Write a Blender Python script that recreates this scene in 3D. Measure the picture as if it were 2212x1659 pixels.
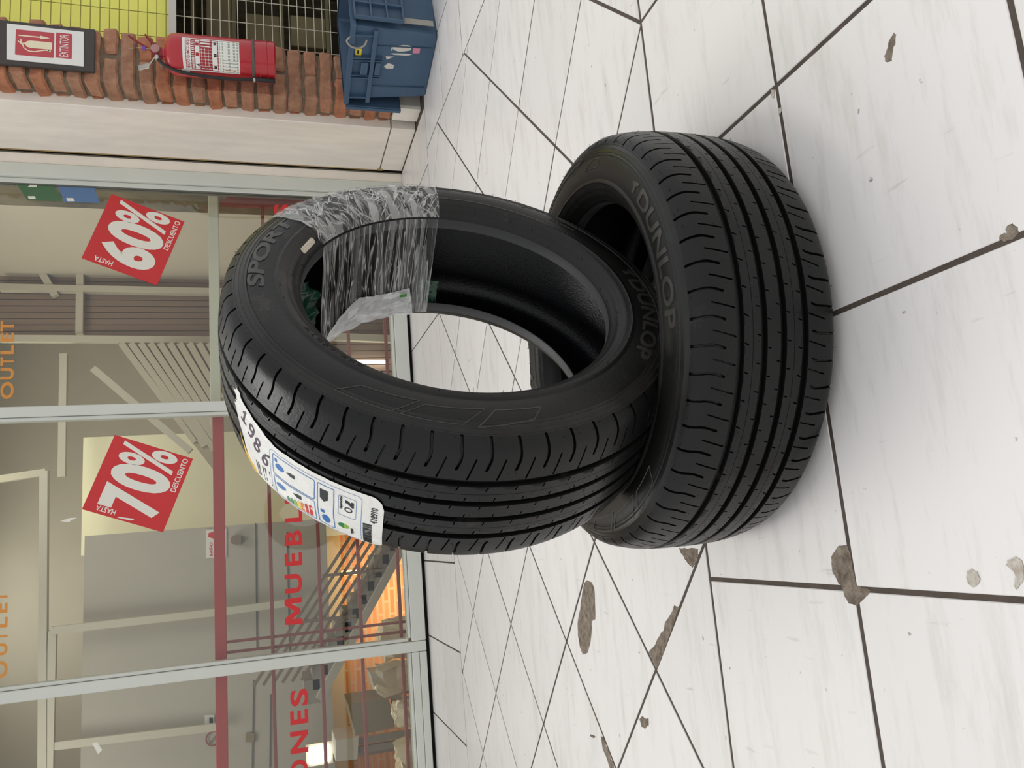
import bpy, bmesh, math, random
import numpy as np
from mathutils import Vector, Matrix, noise
from mathutils.geometry import delaunay_2d_cdt

random.seed(7)
SC = bpy.context.scene
COL = SC.collection
for _o in list(bpy.data.objects): bpy.data.objects.remove(_o)

# ------------------------------------------------------------------ camera
# world: X to the right along the shop front, Y away from the viewer, Z up, metres.
# The photograph is a portrait shot stored on its side, so the camera is rolled by a quarter turn.
CAM_H = 0.6887
C_R = Vector((0.97982509, -0.19845522, -0.02362875))   # photo's upright right
C_D = Vector((-0.08122101, -0.28737911, -0.95436701))  # photo's upright down
C_F = Vector((0.18260871, 0.9370319, -0.2977))         # view direction
F_PX = 1681.98
cam = bpy.data.cameras.new('camera'); cam_o = bpy.data.objects.new('camera', cam); COL.objects.link(cam_o)
cam.sensor_fit = 'HORIZONTAL'; cam.sensor_width = 36.0; cam.lens = 36.0*F_PX/2212.0
cam.clip_start = 0.02; cam.clip_end = 100
cam_o.matrix_world = Matrix(((C_D.x, C_R.x, -C_F.x, 0), (C_D.y, C_R.y, -C_F.y, 0), (C_D.z, C_R.z, -C_F.z, CAM_H), (0, 0, 0, 1)))
SC.camera = cam_o

def at(x, y, Y):
    "point of the plane Y=const seen at photo pixel (x, y)"
    v = C_F*F_PX + C_R*((1659-y)-829.5) + C_D*(x-1106)
    return Vector((0, 0, CAM_H)) + v*(Y/v.y)
def at_floor(x, y):
    v = C_F*F_PX + C_R*((1659-y)-829.5) + C_D*(x-1106)
    return Vector((0, 0, CAM_H)) + v*(-CAM_H/v.z)

# ------------------------------------------------------------------ world, sun, exposure
W = bpy.data.worlds.new('world'); SC.world = W; W.use_nodes = True
W.node_tree.nodes['Background'].inputs[0].default_value = (0.97, 0.985, 1.0, 1)
W.node_tree.nodes['Background'].inputs[1].default_value = 0.82
sun = bpy.data.lights.new('soft_daylight', 'SUN'); sun.energy = 0.90; sun.angle = math.radians(24); sun.color = (1.0, 0.985, 0.96)
sun_o = bpy.data.objects.new('soft_daylight', sun); COL.objects.link(sun_o)
sun_o.rotation_euler = Vector((0.16, -0.42, -1.0)).to_track_quat('-Z', 'Y').to_euler()
SC.view_settings.view_transform = 'Standard'; SC.view_settings.look = 'None'
SC.view_settings.exposure = 0.0; SC.view_settings.gamma = 1.0; SC.view_settings.use_curve_mapping = False

# ------------------------------------------------------------------ materials
def srgb(r, g, b):
    f = lambda c: (c/255/12.92) if c/255 <= 0.04045 else ((c/255+0.055)/1.055)**2.4
    return (f(r), f(g), f(b), 1)
def nodes(name):
    m = bpy.data.materials.new(name); m.use_nodes = True
    nt = m.node_tree; return m, nt, nt.nodes['Principled BSDF']
def L(nt, a, b): nt.links.new(a, b)
def mat(name, col, rough=0.5, metal=0.0, var=0.0, vscale=8.0, bump=0.0, bscale=60.0, spec=0.5, col2=None, emit=0.0, stretch=(1, 1, 1), coat=0.0):
    m, nt, p = nodes(name)
    p.inputs['Roughness'].default_value = rough; p.inputs['Metallic'].default_value = metal
    p.inputs['Specular IOR Level'].default_value = spec
    if coat: p.inputs['Coat Weight'].default_value = coat
    p.inputs['Base Color'].default_value = col
    if var or bump or col2:
        tc = nt.nodes.new('ShaderNodeTexCoord'); mp = nt.nodes.new('ShaderNodeMapping'); mp.inputs['Scale'].default_value = stretch
        L(nt, tc.outputs['Object'], mp.inputs[0])
    if var or col2:
        n = nt.nodes.new('ShaderNodeTexNoise'); n.inputs['Scale'].default_value = vscale; n.inputs['Detail'].default_value = 6; n.inputs['Roughness'].default_value = 0.62
        L(nt, mp.outputs[0], n.inputs['Vector'])
        cr = nt.nodes.new('ShaderNodeValToRGB'); cr.color_ramp.elements[0].position = 0.32; cr.color_ramp.elements[1].position = 0.70
        c2 = col2 or tuple(min(1, c*(1+var)) for c in col[:3])+(1,)
        c1 = col if col2 else tuple(c*(1-var) for c in col[:3])+(1,)
        cr.color_ramp.elements[0].color = c1; cr.color_ramp.elements[1].color = c2
        L(nt, n.outputs['Fac'], cr.inputs[0]); L(nt, cr.outputs[0], p.inputs['Base Color'])
    if bump:
        n2 = nt.nodes.new('ShaderNodeTexNoise'); n2.inputs['Scale'].default_value = bscale; n2.inputs['Detail'].default_value = 4
        L(nt, mp.outputs[0], n2.inputs['Vector'])
        b = nt.nodes.new('ShaderNodeBump'); b.inputs['Strength'].default_value = bump; b.inputs['Distance'].default_value = 0.004
        L(nt, n2.outputs['Fac'], b.inputs['Height']); L(nt, b.outputs[0], p.inputs['Normal'])
    if emit:
        p.inputs['Emission Color'].default_value = col; p.inputs['Emission Strength'].default_value = emit
    return m

def tile_material(name, base, streak, speck, vein=0.5):
    m, nt, p = nodes(name)
    p.inputs['Roughness'].default_value = 0.28; p.inputs['Specular IOR Level'].default_value = 0.4
    tc = nt.nodes.new('ShaderNodeTexCoord'); mp = nt.nodes.new('ShaderNodeMapping'); mp.inputs['Scale'].default_value = (2.2, 14.0, 4.0)
    oi = nt.nodes.new('ShaderNodeObjectInfo')
    geo = nt.nodes.new('ShaderNodeNewGeometry')
    add = nt.nodes.new('ShaderNodeVectorMath'); add.operation = 'ADD'
    L(nt, geo.outputs['Position'], add.inputs[0]); L(nt, oi.outputs['Random'], add.inputs[1])
    L(nt, add.outputs[0], mp.inputs[0])
    n = nt.nodes.new('ShaderNodeTexNoise'); n.inputs['Scale'].default_value = 2.2; n.inputs['Detail'].default_value = 8; n.inputs['Roughness'].default_value = 0.7
    L(nt, mp.outputs[0], n.inputs['Vector'])
    cr = nt.nodes.new('ShaderNodeValToRGB'); cr.color_ramp.elements[0].position = 0.30; cr.color_ramp.elements[1].position = 0.50
    cr.color_ramp.elements[0].color = streak; cr.color_ramp.elements[1].color = base
    L(nt, n.outputs['Fac'], cr.inputs[0])
    # small grime specks and scuffs
    n3 = nt.nodes.new('ShaderNodeTexNoise'); n3.inputs['Scale'].default_value = 55; n3.inputs['Detail'].default_value = 3
    L(nt, geo.outputs['Position'], n3.inputs['Vector'])
    cr3 = nt.nodes.new('ShaderNodeValToRGB'); cr3.color_ramp.elements[0].position = 0.715; cr3.color_ramp.elements[1].position = 0.76
    cr3.color_ramp.elements[0].color = (0, 0, 0, 1); cr3.color_ramp.elements[1].color = (0.75, 0.75, 0.75, 1)
    L(nt, n3.outputs['Fac'], cr3.inputs[0])
    mp4 = nt.nodes.new('ShaderNodeMapping'); mp4.inputs['Scale'].default_value = (60, 9, 1); mp4.inputs['Rotation'].default_value = (0, 0, 0.5)
    L(nt, geo.outputs['Position'], mp4.inputs[0])
    n4 = nt.nodes.new('ShaderNodeTexNoise'); n4.inputs['Scale'].default_value = 1.0; n4.inputs['Detail'].default_value = 4
    L(nt, mp4.outputs[0], n4.inputs['Vector'])
    cr4 = nt.nodes.new('ShaderNodeValToRGB'); cr4.color_ramp.elements[0].position = 0.68; cr4.color_ramp.elements[1].position = 0.80
    cr4.color_ramp.elements[0].color = (0, 0, 0, 1); cr4.color_ramp.elements[1].color = (0.4, 0.4, 0.4, 1)
    L(nt, n4.outputs['Fac'], cr4.inputs[0])
    mx0 = nt.nodes.new('ShaderNodeMath'); mx0.operation = 'MAXIMUM'; L(nt, cr3.outputs[0], mx0.inputs[0]); L(nt, cr4.outputs[0], mx0.inputs[1])
    mx = nt.nodes.new('ShaderNodeMixRGB'); mx.inputs[2].default_value = speck
    L(nt, mx0.outputs[0], mx.inputs[0]); L(nt, cr.outputs[0], mx.inputs[1])
    # each tile a touch different
    hs = nt.nodes.new('ShaderNodeHueSaturation'); L(nt, mx.outputs[0], hs.inputs['Color'])
    ma = nt.nodes.new('ShaderNodeMath'); ma.operation = 'MULTIPLY_ADD'; ma.inputs[1].default_value = 0.07; ma.inputs[2].default_value = 0.965
    L(nt, oi.outputs['Random'], ma.inputs[0]); L(nt, ma.outputs[0], hs.inputs['Value'])
    L(nt, hs.outputs[0], p.inputs['Base Color'])
    rr = nt.nodes.new('ShaderNodeMath'); rr.operation = 'MULTIPLY_ADD'; rr.inputs[1].default_value = 0.25; rr.inputs[2].default_value = 0.22
    L(nt, n.outputs['Fac'], rr.inputs[0]); L(nt, rr.outputs[0], p.inputs['Roughness'])
    return m

def glass_material(name, tint=(0.93, 0.95, 0.94, 1), base=0.045):
    m = bpy.data.materials.new(name); m.use_nodes = True; nt = m.node_tree
    for n in list(nt.nodes): nt.nodes.remove(n)
    out = nt.nodes.new('ShaderNodeOutputMaterial'); tr = nt.nodes.new('ShaderNodeBsdfTransparent'); gl = nt.nodes.new('ShaderNodeBsdfGlossy')
    tr.inputs[0].default_value = tint; gl.inputs['Roughness'].default_value = 0.02
    lw = nt.nodes.new('ShaderNodeLayerWeight'); lw.inputs[0].default_value = 0.5
    pw = nt.nodes.new('ShaderNodeMath'); pw.operation = 'POWER'; pw.inputs[1].default_value = 5
    ma = nt.nodes.new('ShaderNodeMath'); ma.operation = 'MULTIPLY_ADD'; ma.inputs[1].default_value = 0.8; ma.inputs[2].default_value = base
    mx = nt.nodes.new('ShaderNodeMixShader')
    L(nt, lw.outputs['Facing'], pw.inputs[0]); L(nt, pw.outputs[0], ma.inputs[0]); L(nt, ma.outputs[0], mx.inputs[0])
    L(nt, tr.outputs[0], mx.inputs[1]); L(nt, gl.outputs[0], mx.inputs[2]); L(nt, mx.outputs[0], out.inputs[0])
    return m

def film_material(name, white, scale=(13, 2.0), ridge=0.030, facet=0.35, minimum=0.03, gloss=0.18, angles=(0.0, 0.5, -0.55), gain=0.85):
    "clear crinkled plastic: transparent with milky crease lines and facets (uv space of the film)"
    m = bpy.data.materials.new(name); m.use_nodes = True; nt = m.node_tree
    p = nt.nodes['Principled BSDF']; out = nt.nodes['Material Output']
    p.inputs['Base Color'].default_value = white; p.inputs['Roughness'].default_value = gloss
    uv = nt.nodes.new('ShaderNodeUVMap')
    def math_(op, a, b=None, clamp=False):
        n = nt.nodes.new('ShaderNodeMath'); n.operation = op; n.use_clamp = clamp
        for i, v in enumerate((a, b)):
            if v is None: continue
            if isinstance(v, (int, float)): n.inputs[i].default_value = v
            else: L(nt, v, n.inputs[i])
        return n.outputs[0]
    acc = None; first = None
    for i, an in enumerate(angles):
        mp = nt.nodes.new('ShaderNodeMapping'); mp.inputs['Rotation'].default_value = (0, 0, an); mp.inputs['Location'].default_value = (i*3.7, i*1.9, 0)
        L(nt, uv.outputs[0], mp.inputs[0])
        mp2 = nt.nodes.new('ShaderNodeMapping'); k = (1.0, 0.62, 1.5)[i % 3]; mp2.inputs['Scale'].default_value = (scale[0]*k, scale[1]*k, 1)
        L(nt, mp.outputs[0], mp2.inputs[0])
        n = nt.nodes.new('ShaderNodeTexNoise'); n.inputs['Scale'].default_value = 1.0; n.inputs['Detail'].default_value = 3; n.inputs['Distortion'].default_value = 0.5
        L(nt, mp2.outputs[0], n.inputs['Vector'])
        if first is None: first = n
        d = math_('ABSOLUTE', math_('SUBTRACT', n.outputs['Fac'], 0.5))
        r = math_('SUBTRACT', 1.0, math_('DIVIDE', d, ridge), True)
        r = math_('MULTIPLY', r, (0.9, 0.7, 0.5)[i % 3])
        acc = r if acc is None else math_('MAXIMUM', acc, r)
    # flat facets between the creases
    mp = nt.nodes.new('ShaderNodeMapping'); mp.inputs['Scale'].default_value = (scale[0]*1.6, scale[1]*1.8, 1); mp.inputs['Rotation'].default_value = (0, 0, 0.12)
    L(nt, uv.outputs[0], mp.inputs[0])
    vo = nt.nodes.new('ShaderNodeTexVoronoi'); vo.inputs['Scale'].default_value = 1.0; L(nt, mp.outputs[0], vo.inputs['Vector'])
    sp_ = nt.nodes.new('ShaderNodeSeparateColor'); L(nt, vo.outputs['Color'], sp_.inputs[0])
    fc = math_('MULTIPLY', math_('POWER', sp_.outputs[0], 2.2), facet)
    acc = math_('MAXIMUM', acc, math_('ADD', fc, minimum))
    acc = math_('MULTIPLY', acc, gain, True)
    tr = nt.nodes.new('ShaderNodeBsdfTransparent'); ms = nt.nodes.new('ShaderNodeMixShader')
    L(nt, acc, ms.inputs[0]); L(nt, tr.outputs[0], ms.inputs[1]); L(nt, p.outputs[0], ms.inputs[2]); L(nt, ms.outputs[0], out.inputs[0])
    b = nt.nodes.new('ShaderNodeBump'); b.inputs['Strength'].default_value = 0.6; b.inputs['Distance'].default_value = 0.003
    L(nt, first.outputs['Fac'], b.inputs['Height']); L(nt, b.outputs[0], p.inputs['Normal'])
    return m

def brick_texture_material(name, c1, c2, mortar, scale, bw, bh, ms=0.012):
    m, nt, p = nodes(name)
    tc = nt.nodes.new('ShaderNodeTexCoord'); mp = nt.nodes.new('ShaderNodeMapping'); mp.inputs['Rotation'].default_value = (math.radians(90), 0, 0)
    L(nt, tc.outputs['Object'], mp.inputs[0])
    b = nt.nodes.new('ShaderNodeTexBrick'); b.inputs['Scale'].default_value = scale; b.inputs['Color1'].default_value = c1; b.inputs['Color2'].default_value = c2
    b.inputs['Mortar'].default_value = mortar; b.inputs['Mortar Size'].default_value = ms; b.inputs['Brick Width'].default_value = bw; b.inputs['Row Height'].default_value = bh
    L(nt, mp.outputs[0], b.inputs['Vector']); L(nt, b.outputs['Color'], p.inputs['Base Color'])
    p.inputs['Roughness'].default_value = 0.85
    return m

M = {}
M['tile'] = tile_material('floor_tile', srgb(236, 232, 229), srgb(221, 216, 211), srgb(128, 120, 112))
M['marble'] = mat('marble', srgb(246, 238, 226), 0.35, var=0.07, vscale=5, stretch=(1, 3, 0.8))
M['marble_grey'] = mat('marble_grey', srgb(186, 181, 170), 0.5, var=0.08, vscale=9)
M['rust'] = mat('rust_stain', srgb(178, 152, 104), 0.8, var=0.25, vscale=25)
M['mortar_bed'] = mat('mortar_bed', srgb(96, 82, 70), 0.95, bump=1.0, bscale=160, vscale=60, col2=srgb(158, 146, 130))
M['grout'] = mat('grout', srgb(84, 74, 66), 0.95, var=0.2, vscale=30)
M['stain'] = mat('floor_stain', srgb(166, 154, 138), 0.7, vscale=120, col2=srgb(214, 208, 198))
def rubber_material(name, dark, light, rough, bump):
    m = mat(name, dark, rough, vscale=9, col2=light, bump=bump, bscale=240, spec=0.34)
    # dusty smears left from handling
    nt = m.node_tree; p = nt.nodes['Principled BSDF']; src = p.inputs['Base Color'].links[0].from_socket
    tc = nt.nodes.new('ShaderNodeTexCoord')
    n1 = nt.nodes.new('ShaderNodeTexNoise'); n1.inputs['Scale'].default_value = 7; n1.inputs['Detail'].default_value = 8; n1.inputs['Roughness'].default_value = 0.75
    L(nt, tc.outputs['Object'], n1.inputs['Vector'])
    mr = nt.nodes.new('ShaderNodeMapRange'); mr.inputs[1].default_value = 0.60; mr.inputs[2].default_value = 0.82; mr.inputs[4].default_value = 0.75
    L(nt, n1.outputs['Fac'], mr.inputs[0])
    mx = nt.nodes.new('ShaderNodeMixRGB'); mx.inputs[2].default_value = (0.085, 0.075, 0.060, 1)
    L(nt, mr.outputs[0], mx.inputs[0]); L(nt, src, mx.inputs[1]); L(nt, mx.outputs[0], p.inputs['Base Color'])
    return m
M['rubber'] = rubber_material('tread_rubber', (0.0032, 0.0032, 0.0032, 1), (0.0070, 0.0068, 0.0064, 1), 0.36, 0.10)
M['sidewall'] = rubber_material('sidewall_rubber', (0.0060, 0.0058, 0.0055, 1), (0.0120, 0.0112, 0.0100, 1), 0.42, 0.10)
M['liner'] = mat('inner_liner', (0.0025, 0.0028, 0.004, 1), 0.30, spec=0.3, vscale=12, col2=(0.004, 0.0045, 0.007, 1), bump=0.2, bscale=320)
M['bead'] = mat('bead_rubber', (0.05, 0.05, 0.052, 1), 0.55)
M['letter_rubber'] = mat('letter_rubber', (0.045, 0.042, 0.037, 1), 0.40)
M['band_rubber'] = mat('shoulder_band_rubber', (0.010, 0.0095, 0.009, 1), 0.27, vscale=14, col2=(0.024, 0.0225, 0.020, 1), spec=0.35, stretch=(1, 1, 1))
M['paper'] = mat('label_paper', srgb(236, 234, 228), 0.35, var=0.04, vscale=60, bump=0.5, bscale=90)
M['ink_blue'] = mat('ink_blue', srgb(40, 110, 180), 0.4)
M['ink_black'] = mat('ink_black', srgb(28, 30, 34), 0.4)
M['ink_purple'] = mat('ink_marker', srgb(62, 34, 62), 0.4)
M['ink_red'] = mat('ink_red', srgb(205, 44, 44), 0.4)
M['ink_orange'] = mat('ink_orange', srgb(226, 130, 40), 0.4)
M['ink_yellow'] = mat('ink_yellow', srgb(238, 208, 54), 0.4)
M['ink_lime'] = mat('ink_lime', srgb(140, 178, 60), 0.4)
M['ink_green'] = mat('ink_green', srgb(34, 128, 72), 0.4)
M['label_yellow'] = mat('label_yellow', srgb(228, 178, 50), 0.45)
M['white_tag'] = mat('white_tag', srgb(206, 196, 176), 0.5)
M['film'] = film_material('clear_film', (0.80, 0.79, 0.75, 1), (15, 2.4), 0.030, 0.60, 0.06, angles=(0.35, -0.45, 0.08))
M['film_in'] = film_material('clear_film_stretched', (0.82, 0.81, 0.78, 1), (17, 0.75), 0.024, 0.36, 0.02, angles=(0.0, 0.03, -0.04))
M['bag'] = film_material('milky_bag', (0.95, 0.95, 0.93, 1), (5, 3), 0.02, 0.35, 0.62, 0.35, gain=1.0)
M['green_film'] = mat('green_film', srgb(18, 66, 46), 0.25, var=0.4, vscale=30, bump=0.8, bscale=50)
M['green_paper'] = mat('green_paper', srgb(70, 150, 50), 0.5)
M['black_bag'] = mat('black_bag', (0.006, 0.006, 0.007, 1), 0.10, bump=1.0, bscale=70, spec=0.8, coat=0.6)
M['brick'] = mat('clay_brick', srgb(158, 110, 84), 0.9, vscale=26, col2=srgb(190, 140, 110), bump=0.7, bscale=110)
M['brick_b'] = mat('clay_brick_red', srgb(160, 100, 70), 0.9, vscale=22, col2=srgb(194, 132, 98), bump=0.7, bscale=110)
M['brick_c'] = mat('clay_brick_grey', srgb(146, 104, 80), 0.9, vscale=22, col2=srgb(180, 136, 108), bump=0.7, bscale=110)
M['mortar'] = mat('brick_mortar', srgb(122, 108, 90), 0.95, var=0.2, vscale=30, bump=0.8, bscale=90)
M['alu'] = mat('painted_aluminium', srgb(212, 214, 205), 0.38, var=0.03, vscale=3, spec=0.4)
M['alu_dark'] = mat('frame_gasket', srgb(96, 96, 88), 0.6)
M['black'] = mat('dark_gap', (0.006, 0.005, 0.005, 1), 0.9)
M['glass'] = glass_material('window_glass')
M['vinyl_red'] = mat('vinyl_red', srgb(206, 44, 46), 0.45, var=0.03, vscale=4)
M['vinyl_white'] = mat('vinyl_white', srgb(232, 229, 216), 0.5)
M['vinyl_orange'] = mat('vinyl_orange', srgb(214, 142, 62), 0.5)
M['letter_red'] = mat('letter_red', srgb(212, 40, 42), 0.45)
M['sign_red'] = mat('sign_red', srgb(190, 72, 80), 0.5, var=0.05, vscale=12)
M['sign_cream'] = mat('sign_cream', srgb(236, 226, 192), 0.5)
M['sign_paper'] = mat('sign_paper', srgb(232, 230, 224), 0.4, var=0.03, vscale=10)
M['sign_board'] = mat('sign_board', srgb(70, 65, 62), 0.7, var=0.1, vscale=10)
M['ext_red'] = mat('extinguisher_red', srgb(178, 30, 40), 0.3, spec=0.5, coat=0.3)
M['ext_dark_red'] = mat('plastic_red', srgb(140, 32, 42), 0.45)
M['label_red'] = mat('label_red', srgb(160, 44, 50), 0.5)
M['rubber_hose'] = mat('rubber_hose', (0.012, 0.011, 0.012, 1), 0.5)
M['band_grey'] = mat('band_grey', srgb(96, 84, 76), 0.6)
M['steel'] = mat('bracket_steel', srgb(196, 192, 182), 0.4, metal=0.6)
M['gauge'] = mat('gauge', srgb(176, 130, 124), 0.3)
M['purple'] = mat('seal_purple', srgb(108, 70, 168), 0.4)
M['pale_green_ink'] = mat('ink_pale_green', srgb(150, 164, 144), 0.5)
M['crate'] = mat('crate_blue', srgb(66, 92, 118), 0.5, var=0.10, vscale=4, bump=0.15, bscale=40)
M['crate_dark'] = mat('crate_blue_dark', srgb(58, 80, 104), 0.55, var=0.1, vscale=4)
M['pink'] = mat('label_pink', srgb(222, 140, 164), 0.5)
M['cyan'] = mat('label_cyan', srgb(140, 196, 206), 0.5)
M['scrap_white'] = mat('torn_paper', srgb(214, 210, 200), 0.7, var=0.08, vscale=60)
M['strap'] = mat('strap_grey', srgb(160, 156, 148), 0.6)
M['wire'] = mat('mesh_wire', srgb(202, 196, 176), 0.45)
M['wire_olive'] = mat('mesh_wire_olive', srgb(150, 144, 60), 0.5)
M['flat_bar'] = mat('flat_bar', srgb(198, 194, 184), 0.5)
M['yellow_panel'] = mat('yellow_panel', srgb(250, 247, 122), 0.6, var=0.05, vscale=2)
M['store_dark'] = mat('store_dark', srgb(128, 118, 92), 0.9, vscale=3.5, col2=srgb(66, 58, 44), stretch=(3, 1, 1))
M['store_box'] = mat('store_box', srgb(150, 138, 104), 0.8, var=0.15, vscale=6)
M['store_black'] = mat('store_black', srgb(24, 21, 18), 0.8)
# shop interior
M['shop_grey'] = mat('shop_grey_paint', srgb(178, 171, 157), 0.7, var=0.03, vscale=2)
M['shop_dim'] = mat('shop_dim_paint', srgb(200, 191, 172), 0.7, var=0.03, vscale=2)
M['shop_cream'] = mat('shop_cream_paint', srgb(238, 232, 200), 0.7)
M['shop_beige'] = mat('shop_beige_paint', srgb(206, 178, 132), 0.7)
M['shop_white'] = mat('shop_white_trim', srgb(196, 189, 170), 0.6)
M['shop_brown'] = mat('shop_brown_board', srgb(136, 112, 92), 0.7, var=0.08, vscale=3, stretch=(10, 1, 0.4))
M['rib_shade'] = mat('rib_shade_brown', srgb(168, 154, 130), 0.6)  # darker sheet colour stands for the shade between the ribs
M['st_green'] = mat('sticker_green', srgb(72, 108, 74), 0.5)
M['st_blue'] = mat('sticker_blue', srgb(88, 120, 160), 0.5)
M['corrugated'] = mat('reflected_corrugated_sheet', srgb(190, 180, 156), 0.5, var=0.05, vscale=3)
M['shop_brick'] = brick_texture_material('shop_brick', srgb(214, 140, 82), srgb(196, 118, 64), srgb(196, 158, 116), 1.0, 0.21, 0.052, 0.010)
M['shop_floor'] = mat('shop_floor', srgb(196, 182, 160), 0.35)
M['stair_grey'] = mat('stair_concrete', srgb(150, 142, 128), 0.8, var=0.08, vscale=6)
M['rail'] = mat('rail_steel', srgb(128, 112, 96), 0.5)
M['grille_red'] = mat('grille_red', srgb(176, 58, 54), 0.45, var=0.05, vscale=3)
M['grille_dull'] = mat('grille_dull', srgb(140, 70, 64), 0.5)
M['cream_rail'] = mat('cream_rail', srgb(214, 208, 184), 0.5)
M['lamp'] = mat('lamp_and_reflection_glow', (1, 0.96, 0.86, 1), 0.5, emit=6.0)  # wall lamp, and the glowing strip that stands for a reflection
M['warm_glow'] = mat('warm_glow', (1, 0.80, 0.42, 1), 0.5, emit=1.6)  # glow for the bright patch on the bricks
M['wrap'] = mat('plastic_sheet', srgb(214, 196, 160), 0.15, bump=1.0, bscale=14, spec=0.8)
M['slab'] = mat('furniture_slab', srgb(136, 122, 94), 0.6, var=0.05, vscale=3)
M['card'] = mat('sign_card', srgb(226, 222, 214), 0.6)

# ------------------------------------------------------------------ mesh helpers
def tag(o, label=None, cat=None, group=None, kind=None):
    if label: o['label'] = label
    if cat: o['category'] = cat
    if group: o['group'] = group
    if kind: o['kind'] = kind
    return o
def link(name, me, m=None, parent=None, smooth=None):
    if m is not None and len(me.materials) == 0: me.materials.append(m)
    o = bpy.data.objects.new(name, me); COL.objects.link(o)
    if parent is not None: o.parent = parent
    if smooth is not None:
        me.polygons.foreach_set('use_smooth', [True]*len(me.polygons))
        if smooth: me.set_sharp_from_angle(angle=math.radians(smooth))
    return o
def empty(name, loc=(0, 0, 0), rot=None, parent=None):
    o = bpy.data.objects.new(name, None); COL.objects.link(o); o.empty_display_size = 0.05
    o.location = loc
    if rot is not None: o.rotation_euler = rot
    if parent is not None: o.parent = parent
    return o
class MB:
    def __init__(s): s.v = []; s.f = []
    def add(s, vs, fs):
        b = len(s.v); s.v += [tuple(x) for x in vs]; s.f += [tuple(i+b for i in f) for f in fs]; return s
    def box(s, x0, x1, y0, y1, z0, z1, mtx=None):
        vs = [Vector(c) for c in ((x0, y0, z0), (x1, y0, z0), (x1, y1, z0), (x0, y1, z0), (x0, y0, z1), (x1, y0, z1), (x1, y1, z1), (x0, y1, z1))]
        if mtx is not None: vs = [mtx @ v for v in vs]
        return s.add(vs, [(3, 2, 1, 0), (4, 5, 6, 7), (0, 1, 5, 4), (1, 2, 6, 5), (2, 3, 7, 6), (3, 0, 4, 7)])
    def bar(s, p, q, wx, wy, up=Vector((0, 0, 1))):
        p, q = Vector(p), Vector(q); d = (q-p); l = d.length; d.normalize()
        if abs(d.dot(up)) > 0.98: up = Vector((0, 1, 0))
        a = d.cross(up).normalized(); b = a.cross(d)
        m = Matrix(((a.x, d.x, b.x, p.x), (a.y, d.y, b.y, p.y), (a.z, d.z, b.z, p.z), (0, 0, 0, 1)))
        return s.box(-wx/2, wx/2, 0, l, -wy/2, wy/2, m)
    def tube(s, path, r, n=8, closed=False):
        path = [Vector(p) for p in path]; rings = []; k = len(path)
        rr = r if isinstance(r, (list, tuple)) else [r]*k
        prev = None
        for i, p in enumerate(path):
            if closed: t = path[(i+1) % k]-path[i-1]
            else: t = path[min(i+1, k-1)]-path[max(i-1, 0)]
            t.normalize()
            if prev is None:
                a = t.cross(Vector((0, 0, 1)))
                if a.length < 0.05: a = t.cross(Vector((0, 1, 0)))
            else: a = prev-t*prev.dot(t)
            a.normalize(); prev = a; b = t.cross(a)
            rings.append([p+(a*math.cos(2*math.pi*j/n)+b*math.sin(2*math.pi*j/n))*rr[i] for j in range(n)])
        fs = []
        for i in range(k if closed else k-1):
            i2 = (i+1) % k
            for j in range(n): fs.append((i*n+j, i*n+(j+1) % n, i2*n+(j+1) % n, i2*n+j))
        if not closed: fs += [tuple(range(n))[::-1], tuple((k-1)*n+j for j in range(n))]
        return s.add([v for r_ in rings for v in r_], fs)
    def lathe(s, prof, n=32, mtx=None, close=True):
        "prof: (r, z) list, round local z"
        vs = []; k = len(prof)
        for r, z in prof:
            for j in range(n):
                v = Vector((r*math.cos(2*math.pi*j/n), r*math.sin(2*math.pi*j/n), z))
                vs.append(mtx @ v if mtx is not None else v)
        fs = []
        for i in range(k-1):
            for j in range(n): fs.append((i*n+j, i*n+(j+1) % n, (i+1)*n+(j+1) % n, (i+1)*n+j))
        if close: fs += [tuple(range(n))[::-1], tuple((k-1)*n+j for j in range(n))]
        return s.add(vs, fs)
    def grid(s, fn, nu, nv):
        vs = [fn(i/nu, j/nv) for i in range(nu+1) for j in range(nv+1)]
        fs = [(i*(nv+1)+j, (i+1)*(nv+1)+j, (i+1)*(nv+1)+j+1, i*(nv+1)+j+1) for i in range(nu) for j in range(nv)]
        return s.add(vs, fs)
    def prism(s, poly, map3, h0, h1):
        n = len(poly)
        vs = [map3(x, y, h0) for x, y in poly]+[map3(x, y, h1) for x, y in poly]
        return s.add(vs, [tuple(range(n))[::-1], tuple(range(n, 2*n))]+[(i, (i+1) % n, n+(i+1) % n, n+i) for i in range(n)])
    def mesh(s, name):
        me = bpy.data.meshes.new(name); me.from_pydata(s.v, [], s.f); me.validate(); me.update(); return me
    def build(s, name, m, parent=None, smooth=None, bevel=0.0, seg=1):
        me = s.mesh(name)
        if bevel:
            bm = bmesh.new(); bm.from_mesh(me); bmesh.ops.recalc_face_normals(bm, faces=bm.faces)
            bmesh.ops.bevel(bm, geom=list(bm.edges), offset=bevel, segments=seg, affect='EDGES', profile=0.5)
            bm.to_mesh(me); bm.free()
        return link(name, me, m, parent, smooth)
def box(name, m, parent, x0, x1, y0, y1, z0, z1, bevel=0.0, seg=1):
    return MB().box(x0, x1, y0, y1, z0, z1).build(name, m, parent, bevel=bevel, seg=seg)

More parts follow.
